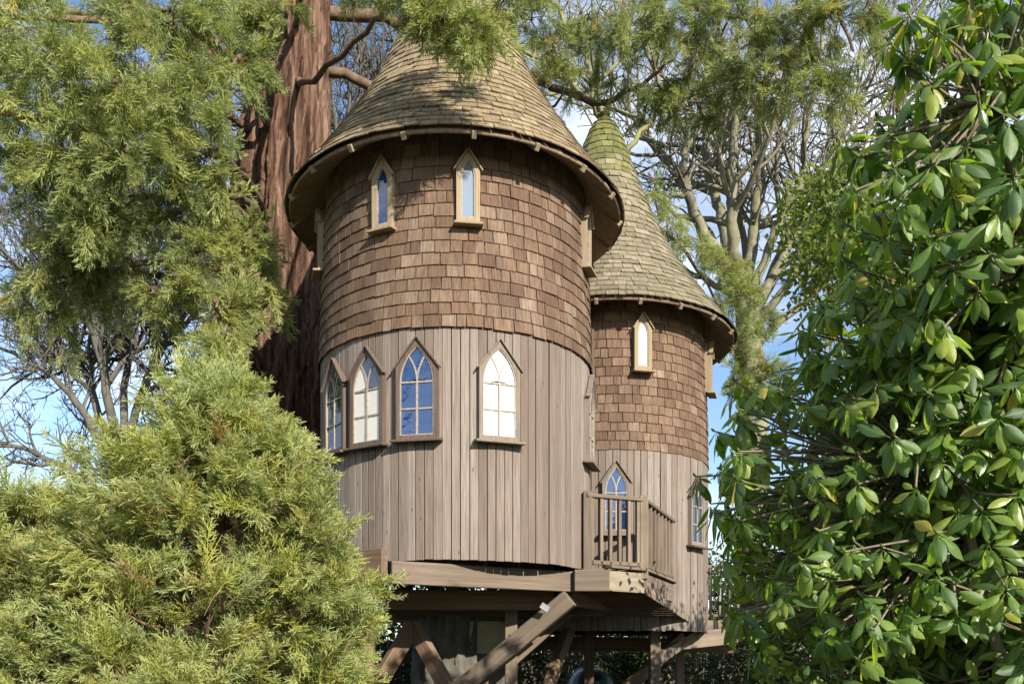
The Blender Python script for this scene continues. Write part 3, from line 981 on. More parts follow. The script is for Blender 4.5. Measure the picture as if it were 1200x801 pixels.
# ------------------------------------------------------------------ trees
def bark_trunk(path, radii, seg=120, rows=170, ridge=0.17, flare=0.0):
    path = smooth_path(path, rows)
    rad = np.interp(np.linspace(0, 1, rows), np.linspace(0, 1, len(radii)), radii)
    th = np.linspace(0, 2 * np.pi, seg, endpoint=False)
    zz = path[:, 2]
    disp = np.zeros((rows, seg))
    for n_, amp in ((9, 0.35), (17, 0.5), (29, 0.5), (47, 0.35)):
        for _ in range(2):
            ph, k1, k2, a1 = rng.uniform(0, 6.28), rng.uniform(0.3, 0.9), rng.uniform(1.2, 2.6), rng.uniform(0.1, 0.35)
            wob = a1 * np.sin(k1 * zz + rng.uniform(0, 6.28)) + 0.08 * np.sin(k2 * zz + rng.uniform(0, 6.28))
            disp += amp * (np.abs(np.sin((n_ * (th[None] + wob[:, None]) + ph) / 2)) - 0.6)
    disp += rng.normal(0, 0.10, disp.shape) + 0.35 * np.sin(3 * th[None] + 0.5 * zz[:, None])
    r = rad[:, None] * (1 + ridge * disp)
    v = np.stack([path[:, 0][:, None] + r * np.cos(th), path[:, 1][:, None] + r * np.sin(th), np.repeat(zz[:, None], seg, 1)], -1)
    i = np.arange(rows - 1)[:, None] * seg
    j = np.arange(seg)[None]; j2 = (j + 1) % seg
    return v.reshape(-1, 3), [np.stack([i + j, i + j2, i + seg + j2, i + seg + j], -1).reshape(-1, 4)]


def make_spray(seed, L=0.36):
    """one feathery sequoia spray along +Y: flat cords with side cords"""
    r = np.random.default_rng(seed)
    V, T, G = [], [], []

    def cord(p, d, l, w, roll, g0=0.3, g1=0.6):
        d = d / np.linalg.norm(d)
        s = np.cross(d, roll); s /= np.linalg.norm(s) + 1e-9
        b = len(V)
        e = p + d * l
        V.extend([p - s * w / 2, p + s * w / 2, e + s * w * 0.22, e - s * w * 0.22])
        T.append([b, b + 1, b + 2, b + 3]); G.extend([g0, g0, g1, g1])
        return e

    n = 20
    ax = lambda t: np.array([0.02 * math.sin(3 * t), L * t, -0.05 * t * t + 0.02 * t])
    for i in range(4):
        p, q = ax(i / 4), ax((i + 1) / 4)
        cord(p, q - p, np.linalg.norm(q - p) * 1.05, 0.009, np.array([0, 0, 1.0]))
    for i in range(n):
        t = 0.08 + 0.92 * i / (n - 1)
        p = ax(t)
        sd = 1 if i % 2 else -1
        an = R_(r.uniform(25, 48)) * (1 - 0.45 * t)
        d = np.array([sd * math.sin(an), math.cos(an), r.normal(0.05, 0.38)])
        l = (0.175 - 0.085 * t) * r.uniform(0.75, 1.2)
        cord(p, d, l, 0.0085, r.normal(0, 1, 3), 0.2 + 0.4 * t, 0.55 + 0.35 * t)
        dd = d / np.linalg.norm(d)
        m = 6
        for k in range(m):
            u = 0.25 + 0.7 * k / (m - 1)
            s2 = 1 if k % 2 else -1
            side = np.array([dd[1], -dd[0], 0]) * s2
            d2 = dd * 0.85 + side * 0.55 + r.normal(0, 0.28, 3)
            cord(p + dd * l * u, d2, l * (0.62 - 0.30 * u) * r.uniform(0.7, 1.2), 0.0085, r.normal(0, 1, 3), 0.3 + 0.25 * t + 0.2 * u, 0.6 + 0.2 * t + 0.2 * u)
    return np.array(V), np.array(T), np.array(G)


SPRAYS = [make_spray(s) for s in range(7)]


def orient(dirs, rolls, up_bias=1.0):
    """rotation matrices (N,3,3) with columns x,y,z where y = dir"""
    y = dirs / (np.linalg.norm(dirs, axis=1)[:, None] + 1e-9)
    up = np.zeros_like(y); up[:, 2] = up_bias
    up += rolls
    x = np.cross(y, up); x /= np.linalg.norm(x, axis=1)[:, None] + 1e-9
    z = np.cross(x, y)
    return np.stack([x, y, z], -1)


def scatter(templates, pos, dirs, scale, tint, roll_sd=0.45, geo=None, up_bias=1.0):
    geo = geo or Geo()
    pos, dirs, scale, tint = map(np.asarray, (pos, dirs, scale, tint))
    which = rng.integers(0, len(templates), len(pos))
    Rm = orient(dirs, rng.normal(0, roll_sd, (len(pos), 3)), up_bias)
    for k, (v, f, *ag) in enumerate(templates):
        m = which == k
        if not m.any(): continue
        vv = np.einsum('nij,vj->nvi', Rm[m], v) * scale[m][:, None, None] + pos[m][:, None]
        nv = len(v)
        ff = f[None] + (np.arange(m.sum()) * nv)[:, None, None]
        geo.add(vv.reshape(-1, 3), [ff.reshape(-1, f.shape[1])], np.repeat(tint[m], nv), np.tile(ag[0], m.sum()) if ag else 0.0)
    return geo


def unit(v):
    v = np.asarray(v, float)
    return v / (np.linalg.norm(v) + 1e-9)


class Conifer:
    def __init__(s):
        s.pos, s.dir, s.sc, s.ti = [], [], [], []
        s.wood = Geo()

    def branchlet(s, p0, p1, n_sp, droop=0.25, size=1.0, r0=0.012, tone=None, spread=0.6, start=0.25):
        p0, p1 = np.asarray(p0, float), np.asarray(p1, float)
        L = np.linalg.norm(p1 - p0)
        mid = (p0 + p1) / 2 + rng.normal(0, 0.07 * L, 3) + np.array([0, 0, 0.12 * L])
        path = smooth_path([p0, mid, p1], 7)
        v, f = tube(path, np.linspace(r0, r0 * 0.35, 7), 4)
        s.wood.add(v, f)
        for t in np.linspace(start, 1.0, n_sp):
            k = t * 6
            i = min(int(k), 5); u = k - i
            p = path[i] * (1 - u) + path[i + 1] * u
            tg = unit(path[i + 1] - path[i])
            d = tg + rng.normal(0, spread, 3) + np.array([0, 0, -droop])
            s.pos.append(p); s.dir.append(d); s.sc.append(size * rng.uniform(0.5, 1.4))
            s.ti.append(rng.random() if tone is None else np.clip(rng.normal(tone, 0.16), 0, 0.999))

    def cluster(s, C, r, n, n_sp=6, droop=0.35, size=1.0, tone=None, flat=0.75, root=None):
        C = np.asarray(C, float)
        for _ in range(n):
            d = rng.normal(0, 1, 3); d /= np.linalg.norm(d)
            d *= np.array([1, 1, flat])
            e = C + d * r * rng.uniform(0.55, 1.05)
            b = C + rng.normal(0, 0.12 * r, 3)
            if root is not None: b = b * 0.75 + np.asarray(root) * 0.25
            s.branchlet(b, e, n_sp, droop, size, 0.010, tone)

    def limb(s, pts, r0, r1, sides=8, n=18):
        path = smooth_path(pts, n)
        path[1:-1] += rng.normal(0, 0.025, path[1:-1].shape)
        v, f = tube(path, np.linspace(r0, r1, n), sides)
        s.wood.add(v, f)
        return path


def finish_conifer(root, con, mfol, mtwig, holes=()):
    if holes:
        pp = np.array(con.pos)
        keep = np.ones(len(pp), bool)
        for c, r in holes:
            keep &= ((((pp - np.asarray(c)) * np.array([1, 0.4, 1])) ** 2).sum(1) > (r * rng.uniform(0.75, 1.15, len(pp))) ** 2)
        con.pos, con.dir, con.sc, con.ti = [list(np.asarray(q)[keep]) for q in (con.pos, con.dir, con.sc, con.ti)]
    g = scatter(SPRAYS, con.pos, con.dir, con.sc, con.ti)
    cr = link('crown', g.mesh('crown', mfol), root)
    tag(cr, kind='stuff')
    link('limbs', con.wood.mesh('limbs', mtwig, True), root)
    print('sprays', root.name, len(con.pos))


# --- giant sequoia -------------------------------------------------------
seq = empty('giant_sequoia', (0, 0, 0))
tag(seq, 'giant sequoia with thick furrowed red trunk and drooping sprays behind the towers', 'tree')
SX, SY = -3.92, 14.2
v, f = bark_trunk([(SX - 0.15, SY, -0.2), (SX - 0.1, SY, 2.5), (SX, SY, 6.0), (SX + 0.2, SY, 9.5), (SX + 0.4, SY, 13.5), (SX + 0.5, SY, 22)], [1.35, 1.1, 0.98, 0.86, 0.70, 0.58, 0.45, 0.36], 230, 260)
link('trunk', mesh_np('trunk', v, f, M_seq_bark, smooth=True), seq)
con = Conifer()


def trunk_at(z):
    return np.array([np.interp(z, [0, 6, 9.5, 13.5], [SX - 0.1, SX, SX + 0.2, SX + 0.4]), SY, z])


# (px, py, depth, radius in metres, branchlets, tone)  left part of the crown
left = [(15, 30, 10.5, .7, 20, None), (70, 95, 10.2, .7, 22, .6), (20, 150, 10.4, .7, 22, .6), (120, 50, 11.2, .55, 16, None), (150, 115, 10.0, .65, 22, .65), (95, 175, 10.0, .65, 22, .6),
        (205, 30, 10.8, .6, 18, .6), (215, 110, 10.3, .6, 20, .55), (165, 190, 10.0, .65, 22, .65), (35, 215, 10.6, .65, 20, .5), (110, 245, 10.3, .55, 18, .5), (55, 285, 11.0, .55, 16, .1),
        (245, 190, 10.6, .55, 18, .6), (255, 240, 10.8, .36, 11, .6), (290, 290, 11.0, .30, 10, .65), (205, 255, 10.6, .45, 12, .5), (325, 20, 11.6, .40, 12, .5), (280, 80, 11.4, .36, 10, .5),
        (95, 330, 11.5, .36, 9, .05), (35, 350, 11.5, .36, 8, .05), (215, 335, 10.6, .33, 9, .9), (260, 365, 10.6, .36, 10, .9), (190, 350, 10.8, .28, 6, .9), (125, 290, 11.5, .32, 7, .05),
        (250, 60, 12.2, .5, 12, .3), (170, 10, 11.5, .5, 12, .5), (60, 20, 11.8, .5, 12, .3), (280, 10, 11.6, .5, 13, .5), (-60, 90, 10.8, .8, 14, .5), (-60, 260, 11, .8, 12, .4),
        (300, 335, 10.9, .3, 8, .8), (240, 300, 10.7, .35, 8, .6), (265, 400, 10.4, .22, 6, .9)]
for i, (px, py, d, r, n, tone) in enumerate(left):
    C = P(px, py, d)
    if i % 2 == 0 or r < 0.4:
        z_s = min(C[2] + rng.uniform(0.2, 1.6), 13.5)
        b = trunk_at(z_s)
        rt = con.limb([b, b * 0.55 + C * 0.45 + np.array([0, -0.2, 0.35]), C + np.array([0, 0, 0.12]), C + (C - b) * 0.08], 0.07, 0.015)[12]
    else:
        rt = C + np.array([0.2, 0.3, 0.2])
    con.cluster(C, r, max(4, int(n * 0.62)), 8, 0.35, 0.95, tone, 0.8, rt)
# hanging dark tassels on the left
for px, py, d in ((60, 260, 11.2), (95, 290, 11.4), (30, 300, 11.3), (115, 240, 11.2), (75, 330, 11.6), (150, 300, 11.6)):
    a = P(px, py, d)
    for k in range(6):
        b = a + np.array([rng.normal(0, .12), rng.normal(0, .12), -rng.uniform(.4, 1.1)])
        con.branchlet(a, b, 8, 0.5, 0.7, 0.008, 0.05)
# sprays hanging in front of the main roof
for px, py, d, r, n, t in ((475, -8, 8.7, .28, 10, .5), (502, 8, 8.5, .26, 11, .55), (520, 25, 8.45, .19, 8, .6), (550, 36, 8.3, .17, 8, .8), (564, 46, 8.3, .12, 5, .9), (592, 0, 8.6, .16, 5, .5), (440, -30, 8.8, .36, 9, .4), (545, -45, 8.6, .3, 7, .5)):
    C = P(px, py, d)
    con.cluster(C, r, n, 7, 0.5, 0.72, t, 0.8)
con.limb([trunk_at(11.6), (-2.6, 11.5, 11.0), (-1.4, 9.3, 9.4), P(500, -10, 8.6), P(550, 25, 8.35)], 0.06, 0.012)
con.limb([trunk_at(11.0), (-2.8, 12.5, 9.9), P(445, 20, 11.2), P(470, 0, 9.2)], 0.055, 0.02)
# right part: limbs reaching over the roofs
limbs = [([trunk_at(12.2), (-1.0, 14.6, 12.0), (1.4, 14.6, 10.9), P(790, 70, 14.2)], 0.11),
         ([trunk_at(13.3), (0.0, 14.0, 13.0), (2.6, 13.8, 12.0), P(920, 40, 13.2)], 0.11),
         ([trunk_at(11.4), (-1.8, 14.6, 10.9), (-0.2, 15.0, 10.2), P(660, 110, 14.8)], 0.09),
         ([trunk_at(14.0), (1.0, 13.2, 13.8), (4.0, 12.6, 12.3), P(1000, 60, 12.4)], 0.10),
         ([trunk_at(8.0), (-1.0, 16.6, 8.6), (1.9, 17.2, 9.0), P(775, 270, 17.0), P(850, 370, 16.6)], 0.10)]
for pts, r0 in limbs:
    con.limb(pts, r0, 0.02, n=28)
right = [(620, 20, 13.2, .55, 12, .35), (650, 55, 13.6, .5, 11, .3), (690, 15, 13.6, .4, 7, .3), (640, 100, 14.6, .45, 9, .1), (670, 95, 14.0, .35, 7, .6), (610, -10, 13.0, .5, 10, .4),
         (740, 30, 13.4, .45, 9, .5), (780, 25, 13.4, .6, 14, .6), (775, 95, 13.8, .45, 11, .6), (805, 125, 13.8, .4, 10, .6), (825, 60, 13.6, .55, 14, .3), (840, 10, 13.2, .6, 14, .5), (880, 40, 13.0, .6, 15, .2),
         (900, 80, 13.0, .5, 12, .3), (935, 30, 12.8, .6, 15, .5), (960, 80, 12.8, .4, 8, .7), (985, 20, 12.6, .5, 10, .6), (915, 110, 13.2, .35, 7, .1), (860, 95, 13.3, .4, 9, .1), (730, 90, 14.2, .3, 5, .1), (980, 110, 12.8, .28, 4, .7),
         (700, 50, 13.8, .3, 5, .4), (850, 130, 13.6, .3, 5, .5), (1010, 70, 12.4, .3, 4, .6), (640, 140, 14.8, .35, 7, .05), (1020, 10, 12.4, .4, 7, .6), (760, 130, 14, .3, 5, .4),
         (785, 262, 16.8, .38, 9, .9), (815, 285, 16.6, .34, 8, .7), (800, 310, 16.7, .3, 6, .5), (845, 320, 16.4, .42, 10, .65), (870, 345, 16.3, .45, 11, .6), (840, 370, 16.3, .4, 9, .6), (880, 385, 16.2, .4, 9, .5), (765, 232, 17, .3, 6, .1),
         (855, 405, 16.2, .35, 8, .6), (900, 360, 16.2, .3, 6, .5), (890, 420, 16.2, .42, 12, .5), (865, 440, 16.2, .35, 9, .5), (905, 455, 16.2, .4, 10, .4)]
for px, py, d, r, n, tone in right:
    con.cluster(P(px, py, d), r * 0.95, max(3, int(n * 0.72)), 7, 0.5, 0.85, tone, 0.8)
for px, py, d in ((730, 25, 13.2), (768, 20, 13.2), (785, 35, 13.2), (700, 75, 13.9)):      # hanging tails
    a = P(px, py - 25, d)
    for k in range(4):
        con.branchlet(a, a + np.array([rng.normal(0, .06), rng.normal(0, .06), -0.55]), 9, 0.9, 0.5, 0.008, 0.85, spread=0.25)
finish_conifer(seq, con, M_conifer, M_limb)


sup = empty('support_trunk', (-0.75, 11.75, 0))
tag(sup, 'dark tree trunk rising into the platform behind the brace legs', 'tree trunk')
v, f = bark_trunk([(0, 0, -0.2), (0.02, 0, 0.9), (0.0, 0, 1.6), (0.02, 0, zf - 0.5)], [0.75, 0.6, 0.56, 0.55], 90, 60)
link('bark', mesh_np('bark', v, f, M_darkbark, smooth=True), sup)


# --- young sequoias in front ---------------------------------------------
def young_conifer(name, label, base, height, reach, n_br, group=None, tone=None, holes=()):
    root = empty(name, (0, 0, 0))
    tag(root, label, 'tree', group)
    bx, by = base
    v, f = bark_trunk([(bx, by, -0.1), (bx + 0.03, by, height * 0.5), (bx, by, height * 0.97)], [0.17, 0.14, 0.09, 0.02], 48, 60, 0.09)
    link('trunk', mesh_np('trunk', v, f, M_seq_bark, smooth=True), root)
    c = Conifer()
    for i in range(n_br):
        u = (i + rng.random()) / n_br
        z = 0.25 + (height - 0.35) * u
        a = i * 2.399 + rng.normal(0, 0.25)
        L = reach(u, a) * rng.uniform(0.8, 1.08)
        rise = 0.10 + 0.45 * u
        e = np.array([bx + L * math.sin(a), by - L * math.cos(a), z + L * rise * 0.6 + rng.normal(0, 0.05)])
        b = np.array([bx, by, z])
        m = (b + e) / 2 + np.array([0, 0, -0.10 * L])
        path = c.limb([b, m, e], 0.028 * (1.1 - u * 0.6), 0.008, 5, 12)
        nsub = int(3 + L * 4.6)
        for k in range(nsub):
            t = 0.25 + 0.75 * (k + rng.random()) / nsub
            p = path[min(int(t * 11), 11)]
            out = unit(e - b)
            sd = rng.normal(0, 0.75, 3)
            d = out * 0.7 + sd + np.array([0, 0, 0.30])
            ln = rng.uniform(0.22, 0.5) * (0.75 + 0.4 * (1 - u))
            c.branchlet(p, p + unit(d) * ln, 5, -0.18, 0.82, 0.007, tone, 0.5, 0.2)
        for k in range(3):
            c.branchlet(path[8], e + rng.normal(0, 0.08, 3), 5, -0.25, 0.75, 0.007, tone, 0.45, 0.3)
    # bare inner twigs
    for k in range(int(n_br * 1.3)):
        a = rng.uniform(0, 6.28); z = rng.uniform(0.5, height * 0.7)
        L = rng.uniform(0.5, 1.05)
        b = np.array([bx, by, z]); e = b + np.array([L * math.sin(a), -L * math.cos(a), rng.uniform(-0.4, 0.3)])
        c.limb([b, (b + e) / 2 + rng.normal(0, 0.1, 3), e], 0.012, 0.004, 4, 9)
    finish_conifer(root, c, M_conifer_y, M_twig, holes)
    return root


def reach_a(u, a):
    r = np.interp(u, [0, 0.25, 0.5, 0.7, 0.85, 0.95, 1.0], [1.25, 1.25, 1.1, 0.85, 0.55, 0.28, 0.08])
    return r * (1.0 + 0.1 * math.sin(3 * a))


young_conifer('young_sequoia', 'bushy yellow-green young sequoia growing in front of the tall tower', ((258 - 600) / F * 7.4, 7.4), 3.75, reach_a, 84,
              holes=[(P(185, 690, 6.35), 0.252), (P(225, 715, 6.25), 0.240), (P(300, 690, 6.25), 0.288), (P(330, 735, 6.25), 0.240), (P(255, 665, 6.35), 0.156), (P(275, 515, 6.55), 0.144), (P(320, 640, 6.35), 0.144), (P(150, 745, 6.35), 0.192), (P(130, 590, 6.55), 0.144), (P(215, 570, 6.45), 0.120), (P(350, 560, 6.55), 0.120), (P(265, 790, 6.15), 0.240)])
young_conifer('young_sequoia', 'lower bushy young sequoia, shorter of the two in front of the big red trunk', ((20 - 600) / F * 7.9, 7.9), 2.95,
              lambda u, a: np.interp(u, [0, 0.3, 0.6, 0.85, 1], [1.45, 1.35, 1.1, 0.6, 0.15]), 62,
              holes=[(P(95, 672, 6.95), 0.240), (P(20, 640, 6.75), 0.168), (P(60, 740, 6.65), 0.192), (P(10, 720, 6.65), 0.156)])


# --- bare trees ------------------------------------------------------------
REFL = np.array([-13.5, -5.5, 0.0])


def grow(geo, path, radii, level, maxlev, density, length_mul, up=0.25, sides=(8, 6, 5, 4, 3, 3)):
    n = len(path)
    v, f = tube(path, radii, sides[min(level, 5)])
    geo.add(v, f)
    if level >= maxlev: return
    seg = np.linalg.norm(np.diff(path, axis=0), axis=1)
    total = seg.sum()
    cnt = max(2, int(total * density[level]))
    for k in range(cnt):
        t = rng.uniform(0.15 if level else 0.2, 1.0)
        x = t * (n - 1); i = min(int(x), n - 2); u = x - i
        p = path[i] * (1 - u) + path[i + 1] * u
        r = (radii[i] * (1 - u) + radii[i + 1] * u)
        tg = unit(path[i + 1] - path[i])
        sd = rng.normal(0, 1, 3); sd -= tg * (sd @ tg); sd = unit(sd)
        d = unit(tg * rng.uniform(0.4, 0.9) + sd * rng.uniform(0.6, 1.1) + np.array([0, 0, up * rng.uniform(-0.3, 1.2)]))
        L = max(0.25, total * length_mul[level] * rng.uniform(0.5, 1.2) * (1.15 - 0.6 * t))
        m = 7 if level < 2 else 5
        pts = [p]
        dd = d.copy()
        for q in range(m - 1):
            dd = unit(dd + rng.normal(0, 0.19, 3) + np.array([0, 0, up * 0.22]))
            pts.append(pts[-1] + dd * L / (m - 1))
        r0 = max(0.011, min(r * 0.68, L * 0.02 + 0.006))
        grow(geo, np.array(pts), np.linspace(r0, max(r0 * 0.3, 0.007), m), level + 1, maxlev, density, length_mul, up, sides)


def bare_tree(name, label, trunk_pts, trunk_r, stems, mat, maxlev=4, density=(2.0, 1.9, 2.0, 2.4), length_mul=(0.42, 0.5, 0.55, 0.6), group=None):
    root = empty(name, (trunk_pts[0][0], trunk_pts[0][1], 0))
    tag(root, label, 'tree', group)
    o = np.array([trunk_pts[0][0], trunk_pts[0][1], 0])
    tp = smooth_path(trunk_pts, 14)
    v, f = tube(tp - o, np.linspace(trunk_r[0], trunk_r[1], 14), 12)
    link('trunk', mesh_np('trunk', v, f, mat, smooth=True), root)
    g = Geo()
    for pts, r0, r1 in stems:
        n = 5 * len(pts)
        p = smooth_path(pts, n) - o
        p[2:] += np.cumsum(rng.normal(0, 0.03, p[2:].shape), 0) * 0.8 + rng.normal(0, 0.02, p[2:].shape)
        grow(g, p, np.linspace(r0, r1, n), 0, maxlev, density, length_mul)
    link('branches', g.mesh('branches', mat, True), root)
    print('tree', name, g.n)
    return root


D = 21.0
jit = lambda a: [P(x, y, D + dd) for x, y, dd in a]
stems = [(jit([(872, 350, 0), (842, 300, -.3), (815, 255, -.6), (800, 205, -.8), (797, 165, -1), (770, 110, -1.2), (745, 60, -1.5)]), 0.173, 0.035),
         (jit([(868, 340, 0), (845, 285, .2), (833, 230, .3), (828, 170, .4), (833, 100, .3), (846, 30, 0), (850, -60, 0)]), 0.158, 0.042),
         (jit([(870, 345, 0), (856, 270, -.5), (852, 200, -.6), (862, 130, -.7), (880, 60, -.8), (895, -40, -.8)]), 0.166, 0.042),
         (jit([(875, 345, 0), (882, 280, .4), (890, 205, .5), (885, 130, .8), (898, 60, 1.), (905, -50, 1)]), 0.173, 0.042),
         (jit([(878, 350, 0), (912, 265, -.3), (938, 205, -.5), (953, 130, -.8), (965, 50, -1), (985, -40, -1.2)]), 0.122, 0.028),
         (jit([(882, 370, 0), (920, 292, .3), (962, 222, .5), (1012, 182, .6), (1070, 145, .8), (1150, 90, 1)]), 0.130, 0.028),
         (jit([(885, 385, 0), (930, 322, -.5), (990, 250, -.9), (1045, 212, -1.2), (1120, 180, -1.5)]), 0.115, 0.021),
         (jit([(865, 350, 0), (820, 320, .5), (770, 300, 1.), (735, 240, 1.3), (720, 190, 1.5)]), 0.086, 0.021),
         (jit([(875, 360, 0), (865, 250, 1.5), (815, 150, 2), (760, 80, 2.3), (700, 20, 2.5)]), 0.101, 0.021),
         (jit([(885, 390, 0), (905, 330, .8), (950, 270, 1.2), (985, 180, 1.5), (1005, 90, 1.5)]), 0.086, 0.021)]
stems += [(jit([(890, 400, 0), (960, 330, 1.), (1020, 230, 1.5), (1060, 120, 2), (1090, 20, 2)]), .10, .03),
          (jit([(880, 380, 0), (940, 240, 2.), (1000, 130, 2.5), (1040, 30, 3)]), .10, .03),
          (jit([(868, 340, 0), (800, 220, 1.5), (740, 140, 2), (690, 120, 2.4), (640, 60, 2.6)]), .09, .03)]
bare_tree('bare_tree', 'bare tree with many pale lichen-covered stems fanning up behind the small tower', [P(890, 845, D), P(884, 560, D), P(880, 430, D), P(874, 345, D)], (0.40, 0.27), stems, M_lichen)
D = 17.8
stems = [(jit([(738, 240, 0), (722, 195, 0), (705, 140, 0), (692, 100, 0), (678, 55, .2), (640, 0, .3)]), .12, .04),
         (jit([(722, 195, 0), (760, 140, .6), (790, 125, .8), (850, 110, 1.)]), .06, .02),
         (jit([(705, 140, 0), (660, 90, -.5), (600, 60, -1), (560, 20, -1)]), .06, .02),
         (jit([(692, 100, 0), (730, 60, .5), (745, 0, .7)]), .05, .02)]
bare_tree('bare_tree', 'slim mossy bare tree rising between the two cone roofs', [P(752, 862, D), P(750, 500, D), P(738, 240, D)], (0.26, 0.12), stems, M_mossy, 4, (1.8, 2.2, 2.6, 3))
D = 24.0
stems = [(jit([(140, 560, 0), (95, 480, 0), (40, 430, 0), (-30, 400, 0)]), .13, .03),
         (jit([(140, 560, 0), (105, 450, .6), (70, 370, .8), (40, 280, 1)]), .13, .03),
         (jit([(142, 560, 0), (120, 440, -.5), (100, 340, -.7), (105, 240, -.8), (120, 140, -1)]), .14, .04),
         (jit([(143, 560, 0), (165, 450, .5), (200, 380, .6), (225, 300, .9), (235, 220, 1)]), .13, .03),
         (jit([(140, 590, 0), (60, 540, .6), (0, 520, .8), (-60, 500, 1)]), .10, .03),
         (jit([(143, 540, 0), (150, 420, 1), (160, 330, 1.5), (190, 230, 1.6), (220, 120, 2)]), .12, .03),
         (jit([(145, 590, 0), (190, 520, .3), (250, 470, .5), (300, 400, .5)]), .10, .03)]
bare_tree('bare_tree', 'dark bare tree spreading against the pale sky left of the red trunk', [P(150, 836, D), P(145, 680, D), P(141, 550, D)], (0.34, 0.2), stems, M_darkbark, 4, (3.6, 3.4, 3.2, 3.4))
D = 27.0
stems = [(jit([(430, 400, 0), (420, 250, 0), (410, 150, .5), (420, 60, .5), (400, -40, 0)]), .16, .04),
         (jit([(430, 400, 0), (450, 200, .5), (470, 100, .5), (500, 0, .5)]), .14, .04),
         (jit([(425, 350, 0), (350, 200, -.5), (300, 100, -.5), (250, 0, -.6)]), .14, .04)]
bare_tree('bare_tree', 'distant bare tree seen between the red trunk and the big roof', [P(432, 828, D), P(432, 600, D), P(430, 400, D)], (0.34, 0.2), stems, M_darkbark, 4, (1.8, 2.4, 2.8, 3))


stems = [([REFL + q for q in pts], .14, .03) for pts in ([(0, 0, 3), (1.5, 1, 6), (2.5, 2, 9), (3, 3, 12)], [(0, 0, 3), (-1, .5, 6.5), (-1.8, 1, 10), (-2, 1, 13)], [(0, 0, 3.5), (.4, -1, 7), (.6, -2, 11)], [(0, 0, 2.8), (2.5, 2.5, 4.5), (5, 4, 6.5), (6.5, 6, 8)])]
bare_tree('bare_tree', 'bare tree standing across the lawn, mirrored in the blue windows', [REFL + (0, 0, -.1), REFL + (.1, 0, 1.5), REFL + (0, 0, 3.2)], (0.3, 0.2), stems, M_darkbark, 3, (1.6, 2.0, 2.2, 2))


# ------------------------------------------------------------------ rhododendrons
def leaf_template(seed):
    r = np.random.default_rng(100 + seed)
    L, Wd = 1.0, 0.15 + 0.03 * r.random()
    ts = np.linspace(0, 1, 8)
    prof = np.array([0.08, 0.10, 0.62, 0.93, 1.0, 0.88, 0.56, 0.03])
    curl = r.uniform(0.10, 0.38)
    side = r.uniform(-0.05, 0.05)
    V, ac = [], []
    for t, w in zip(ts, prof):
        y = L * (math.sin(curl * 2 * t) / (curl * 2))
        z = -L * (1 - math.cos(curl * 2 * t)) / (curl * 2)
        x0 = side * math.sin(3.1 * t)
        for s in (-1, -0.5, 0, 0.5, 1):
            fold = -0.10 * (abs(s) ** 1.6) * w * Wd * 3.0 + 0.05 * (1 - abs(s)) * w * 0 + 0.012 * math.sin(9 * t + 2 * s + seed)
            V.append((x0 + s * w * Wd, y, z + fold)); ac.append(abs(s))
    f = []
    for i in range(7):
        for j in range(4):
            a = i * 5 + j
            f.append([a, a + 1, a + 6, a + 5])
    return np.array(V), np.array(f), np.array(ac)


LEAVES = [leaf_template(s) for s in range(6)]


